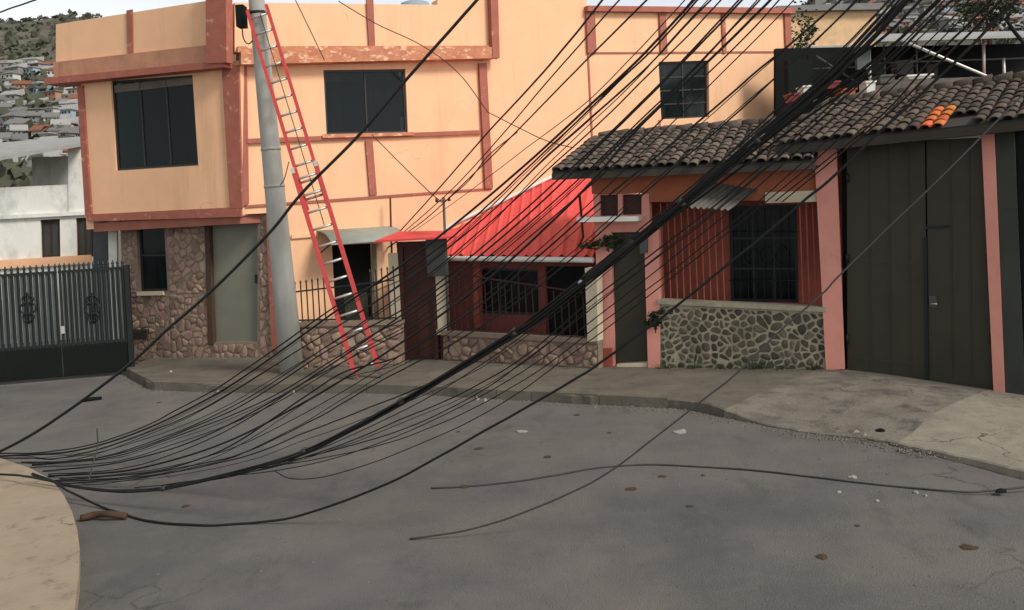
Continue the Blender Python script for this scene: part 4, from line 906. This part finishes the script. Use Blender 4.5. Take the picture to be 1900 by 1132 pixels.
def tree(base, top, rx, rz, n, size, label, seed, cat='tree', group=None):
    t = thing('tree', base, label, cat, group); rn = random.Random(seed)
    MB().tube([base, base.lerp(top, .5) + Vector((rn.uniform(-.05, .05) * rx, 0, 0)), top - Vector((0, 0, rz * .3))], [rx * .09, rx * .06, rx * .03], 8).build('trunk', M['wood'], t)
    for k in range(4):
        s_ = base.lerp(top, .55 + .08 * k); e_ = top + Vector((rn.uniform(-.6, .6) * rx, rn.uniform(-.5, .5) * rx, rn.uniform(-.3, .4) * rz)); MB().tube([s_, s_.lerp(e_, .5) + Vector((0, 0, .1 * rz)), e_], [rx * .035, rx * .025, rx * .01], 6).build('limb', M['wood'], t)
    crown(top, rx, rx, rz, n, size, M['leaf'], t, seed); return t
c_ = dpt(1484, 40, 27); tree(Vector((c_.x, c_.y, 1.0)), c_ + Vector((0, 0, -.2)), .45, 1.1, 420, .07, 'thin leafy tree against the ochre wall', 3)
c_ = dpt(1830, 20, 34); tree(Vector((c_.x, c_.y, 1.0)), c_, 1.2, 1.0, 1500, .09, 'dark green tree above the shed roof', 4)

# ------------------------------------------------------------------ far hillside with houses
def hill_h(x, y):
    d = math.hypot(x, y); az = x / max(y, 1.0)
    k = min(1, max(0, (d - 130) / 420)); e = .205 if az < -.3 else (.205 + (az + .3) * -.10 if az < 0 else (.175 - .02 * math.sin(az * 6) if az < .30 else .175 + min(.09, (az - .30) * .8)))
    return RZ - .5 + (e * 560) * (k ** 1.15) * (1 + .04 * math.sin(x * .021 + 1) + .03 * math.sin(x * .06 + y * .03))
hb = MB(); NX, NY = 90, 40
for j in range(NY + 1):
    for i in range(NX + 1):
        az = -.95 + 1.9 * i / NX; y = 110 + 480 * j / NY; x = az * y; hb.v.append(Vector((x, y, hill_h(x, y))))
for j in range(NY):
    for i in range(NX): a = j * (NX + 1) + i; hb.face([a, a + 1, a + NX + 2, a + NX + 1], True)
struct(hb.build('hillside', M['hill'], None))
rh_ = random.Random(77)
wmesh = {}
def far_house(px, py, seed, group, label):
    rn = random.Random(seed)
    lo, hi = 132.0, 585.0; r = ray(px, py)
    for k in range(200):
        d = lo + (hi - lo) * k / 199
        if hill_h(r[0] * d, d) >= H + r[2] * d: break
    else: return
    x, y = r[0] * d, d; z = hill_h(x, y); sc = d / 1700.0
    w_, dp, hh = rn.uniform(17, 34) * sc, rn.uniform(14, 22) * sc, rn.choice((9, 11, 16, 20)) * sc
    ang = rn.uniform(-.5, .5); t = thing('hillside_house', (x, y, z), label, 'house', group)
    Wl = Wall((x, y), ang); m = rn.choice((HC[0], HC[0], HC[1], HC[2], HC[2], HC[3], HC[4])); b = MB(); rfm = rn.choice((HR[0], HR[0], HR[2], HR[2], HR[1])); flat_ = rn.random() < .5
    t['label'] = 'small %s house with %s %s roof on the %s' % (m.name.replace('house wall ', ''), 'flat' if flat_ else 'sloping', rfm.name.replace('far roof ', ''), label); b.wbox(Wl, -w_ / 2, w_ / 2, z - 6, z + hh, -dp, 0); b.build('wall', m, t)
    b = MB(); e = .5
    if flat_: b.wbox(Wl, -w_ / 2 - e, w_ / 2 + e, z + hh + .02, z + hh + .35, -dp - e, e)
    else: b.quadbox([Wl.W(-w_ / 2 - e, z + hh, e), Wl.W(w_ / 2 + e, z + hh, e), Wl.W(w_ / 2 + e, z + hh, -dp - e), Wl.W(-w_ / 2 - e, z + hh, -dp - e)] + [Wl.W(-w_ / 2 - e, z + hh + .3, e), Wl.W(w_ / 2 + e, z + hh + .3, e), Wl.W(w_ / 2 + e, z + hh + 1.8, -dp - e), Wl.W(-w_ / 2 - e, z + hh + 1.8, -dp - e)])
    b.build('roof', rfm, t)
    fl = 1 if hh < 12 * sc else 2
    for f in range(fl):
        for i in range(rn.choice((2, 3))):
            a = -w_ / 2 + w_ * (i + .5) / 3 + rn.uniform(-.2, .2); zz_ = z + hh * ((f + .35) / fl); MB().wbox(Wl, a - 1.6 * sc, a + 1.6 * sc, zz_, zz_ + 4 * sc, .01, .06).build('window', M['frame'], t)
k = 0
for py in range(128, 330, 12):
    for px in range(-40, 158, 21):
        if rh_.random() < .80:
            k += 1; far_house(px + rh_.uniform(-9, 9), py + rh_.uniform(-6, 6), 100 + k, 'small houses on the far hillside beyond the white house', 'far hillside beyond the white house')
for py in range(4, 80, 11):
    for px in range(1540, 1930, 26):
        if rh_.random() < .75:
            k += 1; far_house(px + rh_.uniform(-9, 9), py + rh_.uniform(-5, 5), 500 + k, 'small houses on the hillside above the shed', 'hillside above the shed')
# scrub on the hillside: nobody could count it
sb = MB(); rs_ = random.Random(5)
for i in range(2600):
    az = rs_.uniform(-.66, -.44) if i % 2 else rs_.uniform(.3, .62); y = rs_.uniform(140, 580); x = az * y; z = hill_h(x, y); s_ = rs_.uniform(.8, 2.6)
    for q in range(5):
        p = Vector((x + rs_.uniform(-1, 1) * s_, y + rs_.uniform(-1, 1) * s_, z + rs_.uniform(0, 1) * s_)); u = Vector((rs_.uniform(-1, 1), rs_.uniform(-1, 1), rs_.uniform(-1, 1))).normalized() * s_ * .8; v = u.orthogonal().normalized() * s_ * .6; b = len(sb.v); sb.v += [p - u, p + v, p + u, p - v]; sb.face([b, b + 1, b + 2, b + 3])
tag(sb.build('hillside_scrub', M['scrub']), 'grey green scrub between the hillside houses', 'scrub', kind='stuff')

# ------------------------------------------------------------------ cables
def roadpt(px, py, dz=.01):
    z = 0
    for _ in range(8): q = gpt(px, py, RZ + zp(z) + dz); z = q.x
    return q
def plane_pts(pix, da, db):
    """a hanging cable lies in one vertical plane: from its first pixel at depth da to its last at depth db"""
    p0 = dpt(*pix[0], da); p1 = dpt(*pix[-1], db); Wc = Wall.two(p0, p1); return [Wc.PP(*p) for p in pix]
def cable(pix, da, db, r, m='cable', label=None, group=None, name='cable', pts=None, cat='cable', parent=None):
    P = pts if pts else plane_pts(pix, da, db * (1.18 if db < 7 else 1))
    if not pts: P = [roadpt(*q, r) if (p.z < RZ + zp(p.x) + r and q[1] > 560) else p for p, q in zip(P, pix)]
    if not pts and pix[0][0] < 25 and pix[0][1] > 800: P = [gpt(-520, pix[0][1] - 22, .012), gpt(-240, pix[0][1] - 9, .012)] + P
    Q = catmull(P, 7); wr = random.Random(len(Q) * 7 + int(P[0].x * 1000)); ph = [wr.uniform(0, 6.3) for _ in range(6)]; am = wr.uniform(.0012, .0035)
    for i, p in enumerate(Q): p.x += am * math.sin(i * .33 + ph[0]) * .6; p.z += am * (math.sin(i * .21 + ph[1]) + .6 * math.sin(i * .53 + ph[2]) + .4 * math.sin(i * 1.1 + ph[3]))
    for p in Q: p.z = max(p.z, RZ + zp(p.x) + r * .9)
    o = MB().tube(Q, r, 6).build(name, M[m], parent)
    if label: tag(o, label, cat, group)
    return o
def gd(px, py, z=None): return gpt(px, py, RZ + .01 if z is None else z).y
FAN = 'thin black cable in the fan of sagging wires over the street'; FG = 'sagging cables fanned across the street'
# main bundle: strands strapped together
main = [(60, 880), (100, 894), (150, 905), (220, 911), (300, 907), (400, 886), (480, 865), (560, 840), (640, 802), (740, 748), (870, 670), (950, 620), (1000, 586), (1090, 517), (1180, 445), (1260, 378), (1330, 320), (1400, 262), (1470, 205), (1540, 145), (1600, 85), (1665, 15), (1740, -75)]
dA = gd(60, 893, .03); P = plane_pts(main, dA, 6.0)
t = thing('cable_bundle', P[3], 'thick bundle of black cables sagging to the road and rising over the tiled roofs', 'cable bundle')
Wc = Wall.two(P[0], P[-1]); rb_ = random.Random(8); nP = len(P)
for k in range(12):
    th0 = k * 2.4; pts = []
    for i, p in enumerate(P):
        f = i / (nP - 1); sp = .008 + .030 * max(0, f - .12) * (1.2 if k < 7 else 2.6); ph = th0 + f * 5 * (1 if k % 2 else -.7)
        pts.append(p + Vector((0, 0, 1)) * sp * math.sin(ph) + Wc.n * sp * math.cos(ph))
    cable(None, 0, 0, rb_.uniform(.005, .0088), pts=pts, name='strand', parent=t)
sa, sb2 = Wc.PP(1086, 516), Wc.PP(1172, 450); sd_ = (sb2 - sa).normalized()
MB().tube([sa - sd_ * .02, sa, sa + sd_ * .05, sb2 - sd_ * .05, sb2, sb2 + sd_ * .02], [.016, .030, .034, .030, .028, .016], 12).build('splice_case', M['cable'], t)
MB().tube([sa - sd_ * .07, sa - sd_ * .03], [.014, .02], 10).build('end_cap', M['white'], t)
for f_ in ((300, 907), (560, 840), (740, 748), (950, 620), (1260, 378), (1400, 262)):
    c_ = Wc.PP(*f_); c2 = Wc.PP(f_[0] + 8, f_[1] - (6 if f_[0] > 400 else 2)); MB().tube([c_, c2], .022 + .016 * (f_[0] / 1400), 8).build('tie', M['cablegrey'], t)
# two pale strands put in for the sky's reflection on the upper cables
cable([(1000, 584), (1180, 449), (1300, 352), (1400, 266), (1500, 180), (1590, 90), (1690, -20)], 7.8, 5.3, .007, 'alu', 'pale metallic cable running along the thick black bundle', name='cable')
cable([(1260, 376), (1430, 240), (1520, 160), (1600, 75), (1670, 0), (1720, -50)], 6.9, 5.2, .006, 'alu', 'thin bare wire above the thick black bundle over the tile roof', name='cable')
# long single cable in front of pole and ladder
cable([(-40, 856), (0, 838), (60, 806), (150, 745), (240, 676), (310, 612), (400, 533), (500, 432), (560, 358), (665, 252), (755, 147), (830, 62), (885, 0), (940, -65)], gd(-40, 870, 0.0) , 9.5, .017, 'cable', 'long taut black cable crossing in front of the pole, ladder and upper window')
# the fan
fan = [
 ([(-30, 842), (60, 841), (130, 833), (200, 816), (270, 790), (330, 760), (400, 722), (480, 668), (560, 612), (660, 545), (750, 505), (830, 447), (900, 385), (960, 330), (1040, 255), (1130, 168), (1210, 92), (1290, 5), (1340, -55)], 12.6, 6.6, .012),
 ([(20, 850), (90, 852), (170, 838), (250, 812), (330, 780), (400, 745), (490, 690), (570, 640), (660, 585), (748, 525), (830, 462), (910, 395), (1000, 305), (1090, 225), (1190, 135), (1270, 50), (1330, -10), (1370, -55)], 12.0, 6.4, .010),
 ([(40, 858), (120, 856), (200, 846), (280, 824), (360, 792), (440, 757), (520, 708), (600, 655), (680, 610), (746, 575), (830, 512), (930, 428), (1040, 330), (1130, 248), (1220, 160), (1310, 65), (1380, -10), (1420, -55)], 11.6, 6.2, .011),
 ([(60, 862), (150, 855), (230, 843), (320, 812), (420, 775), (520, 728), (610, 672), (690, 622), (760, 585), (850, 520), (960, 432), (1060, 345), (1160, 250), (1260, 155), (1350, 62), (1420, -12), (1460, -55)], 11.4, 6.2, .010),
 ([(90, 880), (170, 876), (260, 862), (340, 835), (420, 800), (500, 752), (560, 712), (620, 680), (700, 640), (790, 592), (900, 510), (1000, 425), (1100, 340), (1200, 250), (1300, 150), (1390, 60), (1460, -15), (1500, -60)], 10.8, 6.0, .009),
 ([(100, 892), (200, 884), (300, 872), (400, 840), (480, 795), (560, 740), (640, 690), (730, 665), (800, 625), (900, 560), (1000, 475), (1110, 378), (1220, 288), (1320, 206), (1400, 136), (1460, 87), (1560, 0), (1610, -45)], 10.6, 5.8, .012),
 ([(100, 894), (190, 890), (280, 878), (360, 862), (430, 848), (500, 820), (580, 780), (640, 745), (700, 710), (760, 680), (850, 632), (960, 560), (1060, 480), (1140, 408), (1250, 312), (1360, 215), (1470, 115), (1560, 30), (1630, -45)], 10.5, 5.8, .010),
 ([(120, 898), (260, 886), (380, 865), (480, 838), (560, 805), (640, 775), (740, 735), (820, 700), (900, 660), (1000, 590), (1100, 512), (1200, 425), (1290, 345), (1390, 250), (1490, 158), (1580, 72), (1640, 10), (1700, -55)], 10.4, 5.6, .010),
 ([(300, 902), (420, 884), (520, 862), (640, 822), (740, 780), (840, 738), (930, 690), (1000, 640), (1090, 562), (1200, 480), (1330, 378), (1440, 285), (1530, 205), (1620, 120), (1720, 20), (1790, -55)], 9.8, 5.4, .009),
 ([(360, 893), (470, 868), (580, 845), (700, 812), (800, 775), (900, 722), (970, 672), (1090, 578), (1190, 500), (1330, 392), (1470, 270), (1590, 160), (1700, 55), (1800, -50)], 9.7, 5.3, .008),
 ([(480, 868), (600, 850), (720, 822), (820, 785), (920, 735), (1010, 680), (1110, 605), (1230, 515), (1350, 420), (1440, 345), (1540, 255), (1650, 150), (1760, 40), (1850, -55)], 9.6, 5.2, .007),
 ([(510, 875), (540, 888), (600, 885), (700, 855), (800, 815), (880, 778), (960, 730), (1040, 672), (1140, 598), (1260, 505), (1375, 412), (1475, 330), (1580, 235), (1700, 120), (1800, 18), (1870, -55)], 9.4, 5.2, .007),
 ([(420, 884), (520, 872), (620, 850), (740, 808), (840, 762), (930, 714), (1020, 655), (1120, 578), (1240, 485), (1370, 378), (1500, 262), (1630, 142), (1760, 20), (1830, -50)], 9.7, 5.3, .007),
 ([(250, 905), (380, 893), (480, 872), (600, 830), (700, 785), (800, 735), (900, 672), (1000, 600), (1110, 510), (1240, 400), (1380, 280), (1500, 175), (1610, 70), (1720, -50)], 10.0, 5.4, .007),
 ([(110, 888), (220, 880), (330, 862), (440, 828), (560, 770), (660, 712), (760, 648), (880, 565), (1010, 455), (1120, 352), (1230, 245), (1340, 135), (1440, 35), (1520, -50)], 10.7, 5.9, .007),
]
for pix, da, db, r in fan: cable(pix, da, db, r * .72, 'cable', FAN, FG)
# cables that only show above, spread over the orange front
FE = lambda px, py: Fw.PP(px, py, .05).y
upper = [
 ([(735, 436), (780, 388), (830, 332), (905, 246), (1000, 143), (1060, 72), (1115, 4), (1160, -52)], FE(735, 436), 8.5, .015, 'cablebrown'),
 ([(745, 434), (790, 396), (850, 340), (930, 252), (1010, 158), (1070, 90), (1115, 38), (1195, -50)], FE(745, 434), 8.5, .011, 'cablebrown'),
 ([(752, 434), (800, 398), (900, 302), (980, 222), (1040, 160), (1100, 100), (1200, 0), (1250, -50)], FE(752, 434), 8.0, .012, 'cable'),
 ([(758, 436), (820, 392), (920, 318), (1000, 258), (1090, 188), (1160, 118), (1230, 45), (1310, -45)], FE(758, 436), 7.5, .007, 'cablebrown'),
 ([(-20, 847), (130, 838), (260, 800), (400, 732), (520, 652), (640, 565), (745, 492), (845, 415), (930, 345), (1020, 265), (1100, 190), (1180, 115), (1240, 52), (1290, -2), (1330, -45)], 12.4, 6.6, .015, 'cable'),
 ([(60, 864), (180, 850), (320, 805), (460, 738), (580, 660), (700, 580), (800, 505), (900, 420), (1000, 330), (1100, 240), (1190, 152), (1270, 72), (1330, 8), (1390, -55)], 11.6, 6.4, .009, 'cable'),
 ([(80, 874), (220, 858), (360, 818), (500, 748), (620, 672), (740, 588), (860, 500), (1000, 380), (1110, 272), (1210, 172), (1290, 92), (1350, 30), (1390, -15), (1430, -60)], 11.2, 6.1, .011, 'cable'),
 ([(90, 884), (240, 872), (400, 828), (540, 760), (660, 690), (780, 612), (900, 522), (1010, 425), (1100, 335), (1168, 255), (1222, 200), (1320, 108), (1400, 30), (1440, -10), (1490, -60)], 10.9, 5.9, .014, 'cable'),
]
UP = 'black cable sagging from the buff pavement corner and crossing the upper orange front'; UG = 'cables across the upper orange front'
for pix, da, db, r, m in upper:
    if pix[0][0] > 700 and m == 'cablebrown': cable(pix, da, db, r * .78, m, 'brown cable rising from the small red entrance roof across the orange front', 'brown cables from the entrance roof')
    elif pix[0][0] > 700: cable(pix, da, db, r * .78, m, 'black cable rising from the small red entrance roof across the orange front')
    else: cable(pix, da, db, r * .78, m, UP, UG)
# cables over the garage side
right = [
 ([(1090, 519), (1260, 380), (1420, 250), (1560, 128), (1640, 68), (1700, 8), (1760, -55)], 7.5, 5.0, .010), ([(1180, 447), (1330, 335), (1470, 222), (1600, 140), (1680, 60), (1740, 0), (1790, -50)], 7.2, 5.0, .008),
 ([(1090, 521), (1280, 372), (1460, 232), (1625, 110), (1720, 22), (1750, -8), (1800, -58)], 7.5, 5.0, .011), ([(1180, 452), (1350, 330), (1500, 216), (1640, 120), (1730, 34), (1780, -12), (1830, -60)], 7.2, 5.0, .009),
 ([(1440, 372), (1530, 300), (1640, 210), (1730, 110), (1800, 40), (1880, -45)], PK.PP(1440, 372, .05).y, 5.0, .009),
 ([(1452, 374), (1540, 302), (1660, 200), (1760, 100), (1830, 30), (1900, -45)], PK.PP(1452, 374, .05).y, 5.0, .009)]
for pix, da, db, r in right: cable(pix, da, db, r, 'cable', 'black cable slanting over the garage tile roof', 'cables over the garage roof')
cable([(1868, 38), (1885, 62), (1912, 96), (1960, 150)], 6.0, 5.6, .014, 'cable', 'short stub of black cable above the red awning')
# low cables near the road
cable([(100, 894), (130, 912), (200, 945), (280, 968), (380, 975), (460, 971), (560, 955), (700, 906), (820, 845), (940, 776), (1050, 713), (1110, 676), (1190, 618), (1290, 540), (1400, 450), (1490, 374), (1550, 325), (1640, 238), (1700, 182), (1770, 117), (1830, 58), (1890, -2), (1940, -55)], gd(100, 905, .02), 5.2, .0115, 'cable', 'lone black cable dipping lowest over the road in front of the bundle')
cable([(760, 1000), (860, 985), (960, 955), (1060, 914), (1140, 870), (1230, 800), (1300, 745), (1370, 690), (1450, 612), (1530, 541), (1556, 512), (1640, 430), (1750, 325), (1860, 215), (1960, 110)], gd(760, 1000), 6.4, .008, 'cablegrey', 'thin grey cable rising from the road past the salmon pillar')
pix = [(800, 906), (870, 902), (960, 893), (1040, 880), (1110, 868), (1200, 862), (1300, 866), (1400, 873), (1500, 884), (1600, 896), (1700, 906), (1790, 913), (1850, 910), (1930, 900)]
cable(None, 0, 0, .009, 'cablegrey', 'slack grey cable lying in a wave on the asphalt', pts=[roadpt(*p) for p in pix])
cable([(0, 880), (50, 884), (100, 894)], gd(0, 890, .01), gd(100, 905, .02), .012, 'cable', 'short black cable end lying on the buff corner pavement')
cable([(180, 795), (181, 830), (172, 862), (164, 892)], 10.6, 10.2, .009, 'cablegrey', 'thin cable tail hanging straight down to the road near the bundle')
# drop wires on the orange front
cable([(628, 2), (700, 45), (780, 83), (850, 135), (905, 208)], 18.2, 19.0, .010, 'cablebrown', 'brown wire descending over the cornice to the front pilaster')
cable([(905, 208), (960, 236), (1015, 262), (1064, 274)], 19.0, 15.5, .009, 'cablebrown', 'brown drop wire from the front pilaster to the tiled eave')
cable([(548, 0), (575, 55), (602, 112)], 17.5, 18.0, .009, 'cablebrown', 'short brown wire hanging above the upper window')
cable([(690, 250), (740, 300), (790, 350), (820, 376)], 18.8, 16.5, .009, 'cablebrown', 'brown drop wire from the window sill to the service mast')
cable([(824, 376), (870, 335), (905, 290), (960, 245)], 16.5, 14.5, .009, 'cablebrown', 'brown wire leaving the service mast towards the tiled roof')
cable([(-20, 30), (0, 23), (40, 8), (75, -4), (110, -18)], 12, 11, .010, 'cable', 'black wire against the white sky beside the parapet')
cable([(536, 300), (528, 330), (520, 345)], 15.8, 15.9, .008, 'cablebrown', 'short brown wire dangling between pole and ladder')

# ------------------------------------------------------------------ litter and small things on the ground
lg = random.Random(9)
def scrap(px, py, wpx, m, label, name, cat, h=.02, group=None, pave=False):
    p = pxz(px, py, .004) if pave else roadpt(px, py, .004); s_ = wpx * p.y / F_PX / 2 * .8; mb = MB(); n = 7; a0 = lg.uniform(0, 6)
    ring = [Vector((p.x + s_ * math.cos(2 * math.pi * k / n) * lg.uniform(.7, 1.1), p.y + s_ * 1.1 * math.sin(2 * math.pi * k / n) * lg.uniform(.5, 1), p.z + lg.uniform(0, h))) for k in range(n)]
    mb.v += ring + [Vector((p.x, p.y, p.z + h * 1.6))] + [Vector((v.x, v.y, p.z - .003)) for v in ring]
    for k in range(n): mb.face([k, (k + 1) % n, n]); mb.face([k, n + 1 + k, n + 1 + (k + 1) % n, (k + 1) % n])
    return tag(mb.build(name, M[m]), label, cat, group)
LG = 'dead leaves on the road'
for x, y, s_ in ((1015, 848, 22), (1170, 907, 30), (1280, 939, 22), (345, 939, 22), (850, 801, 14), (862, 903, 30), (1230, 884, 22), (1305, 882, 12), (1130, 803, 12), (890, 832, 26), (1525, 1033, 34), (1800, 1016, 40), (1070, 770, 18), (295, 747, 12), (1590, 975, 14)):
    scrap(x, y, s_, 'deadleaf', 'dead brown leaf lying on the asphalt', 'dead_leaf', 'leaf', .007, LG)
PG = 'scraps of paper on the road'
for x, y, s_ in ((968, 801, 30), (1262, 801, 36), (1582, 886, 24), (1700, 914, 14), (1717, 920, 10), (1628, 930, 10), (1557, 914, 12)): scrap(x, y, s_, 'paper', 'pale scrap of paper on the asphalt', 'paper_scrap', 'paper', .012, PG)
SG = 'pebbles along the kerb'
for x, y, s_ in ((405, 730, 10), (462, 725, 9), (300, 722, 9), (290, 720, 7), (505, 726, 8), (545, 730, 7), (885, 742, 12), (900, 745, 14), (1225, 752, 10), (1590, 806, 22), (1605, 812, 12)): scrap(x, y, s_, 'paper' if s_ < 11 else 'apron', 'pale pebble in the gutter along the kerb', 'pebble', 'stone', .035, SG)
scrap(317, 690, 9, 'paper', 'white scrap of paper on the pavement before the grey door', 'paper_scrap', 'paper', .02, pave=True)
scrap(1634, 800, 26, 'black', 'black rag lying at the edge of the pale driveway', 'rag', 'rag', .022, pave=True)
scrap(1856, 912, 34, 'black', 'black tangle of tape on the slack cable', 'tape_tangle', 'tape', .02)
q = roadpt(150, 962, .03); q2 = roadpt(235, 958, .03)
tag(MB().tube(catmull([q, q.lerp(q2, .3) + Vector((0, .03, .02)), q.lerp(q2, .65) + Vector((0, -.02, .035)), q2], 5), .035, 8).build('stick', M['wood']), 'crooked brown stick lying on the road by the buff pavement corner', 'stick')
q = roadpt(152, 744, .02); q2 = roadpt(189, 739, .02)
tag(MB().tube([q, q.lerp(q2, .5) + Vector((0, 0, .01)), q2], [.03, .035, .03], 8).build('pipe_piece', M['black']), 'short black pipe piece lying on the road before the iron gate', 'pipe')
q = gpt(222, 678, .02); q2 = gpt(246, 668, .06)
tag(MB().tube([q, q2, q2 + Vector((.03, 0, .1))], .03, 7).build('brick_fragment', M['pinkdeep']), 'reddish fragment lying at the foot of the gate post', 'rubble')
# dark leafy weed growing at the salmon pillar
wq = PK.PP(1215, 592, .16); t = thing('potted_weed', wq + Vector((0, 0, -.22)), 'dark leafy tuft hanging on the salmon pillar beside the knee wall', 'plant')
MB().tube([wq + Vector((0, 0, -.22)), wq], [.012, .006], 6).build('stem', M['wood'], t)
crown(wq, .16, .08, .13, 160, .05, M['leaf'], t, 6, 'foliage')
# ivy tuft over the door canopy
iv = PK.PP(1125, 452, .12); t = thing('creeper', iv, 'dark creeper clump over the narrow green door beside the gutter end', 'plant')
MB().tube([iv + Vector((-.2, 0, -.1)), iv, iv + Vector((.3, 0, .1))], .012, 6).build('stem', M['wood'], t)
crown(iv, .35, .08, .14, 320, .05, M['leaf'], t, 8, 'foliage')

gr = MB(); rg = random.Random(31)
def pebble(mb, p, r):
    b = len(mb.v); mb.v += [p + Vector((r, 0, 0)), p + Vector((-.3 * r, .9 * r, 0)), p + Vector((-.6 * r, -.8 * r, 0)), p + Vector((rg.uniform(-.3, .3) * r, rg.uniform(-.3, .3) * r, .7 * r))]
    mb.face([b, b + 1, b + 3]); mb.face([b + 1, b + 2, b + 3]); mb.face([b + 2, b, b + 3])
for i in range(2600):
    p = fine[rg.randrange(len(fine) - 30)]; q = Vector((p.x + rg.uniform(-.2, .2), p.y - .03 - abs(rg.gauss(0, .13)), 0)); q.z = RZ + zp(q.x) + .002; pebble(gr, q, rg.choice((.006, .008, .01, .016, .024)))
for i in range(1500):
    q = Vector((rg.uniform(-6, 7), rg.uniform(4.5, 14), 0)); q.z = RZ + zp(q.x) + .002; pebble(gr, q, rg.choice((.005, .007, .009, .014)))
tag(gr.build('road_grit', M['grit']), 'loose grit along the kerb and over the asphalt', 'grit', kind='stuff')
gp2 = MB()
for i in range(900):
    W_ = rg.choice((PK, PK, N3, N1, G)); L_ = {id(PK): 3.6, id(N3): 3.0, id(N1): 1.9, id(G): 0}[id(W_)]; a = rg.uniform(0 if L_ else -2.9, L_); q = W_.W(a, 0, .10 + abs(rg.gauss(0, .12))); q.z = zp(q.x) + .003; pebble(gp2, q, rg.choice((.006, .009, .014, .02)))
tag(gp2.build('pavement_grit', M['grit']), 'loose grit at the foot of the walls', 'grit', kind='stuff')
# weeds in the joint below the knee wall
for k, x in enumerate((1236, 1290, 1345, 1392, 1408, 1450, 1512)):
    b0 = PK.PP(x, 692, .11); b0.z = zp(b0.x); t = thing('weed', b0, 'small weed tuft growing at the foot of the dark stone knee wall', 'weed', 'weeds below the knee wall'); wb = MB(); rw = random.Random(k)
    for i in range(26):
        d_ = Vector((rw.gauss(0, .06), rw.gauss(0, .03) , 0)); h_ = rw.uniform(.04, .15 if x not in (1392, 1408) else .26); tp = b0 + d_ * 2 + Vector((0, 0, h_)); n_ = len(wb.v); wb.v += [b0 + d_ + Vector((-.008, 0, 0)), b0 + d_ + Vector((.008, 0, 0)), tp]; wb.face([n_, n_ + 1, n_ + 2])
    wb.build('blades', M['leaf'], t)
# thin loose wires straying from the fan
rl_ = random.Random(63)
for k in range(10):
    a, b = rl_.sample(fan[:9], 2); A1 = plane_pts(a[0], a[1], a[2] * 1.18); f = [i for i in range(len(a[0]))]; ca = rl_.uniform(-14, 14); cb = rl_.uniform(-16, 16); cc = rl_.uniform(0, 26)
    n_ = len(a[0]); pix = [(p[0] + ca * math.sin(i / n_ * 5 + k), p[1] + cb * math.sin(i / n_ * 4 + k * 2) + cc * math.sin(math.pi * i / (n_ - 1)) * .6) for i, p in enumerate(a[0])]
    cable(pix, a[1] - .15, a[2] + .2, rl_.uniform(.0035, .0055), rl_.choice(('cable', 'cable', 'cablegrey', 'cablebrown')), 'hair-thin loose wire straying among the sagging cables', 'loose thin wires among the cables')
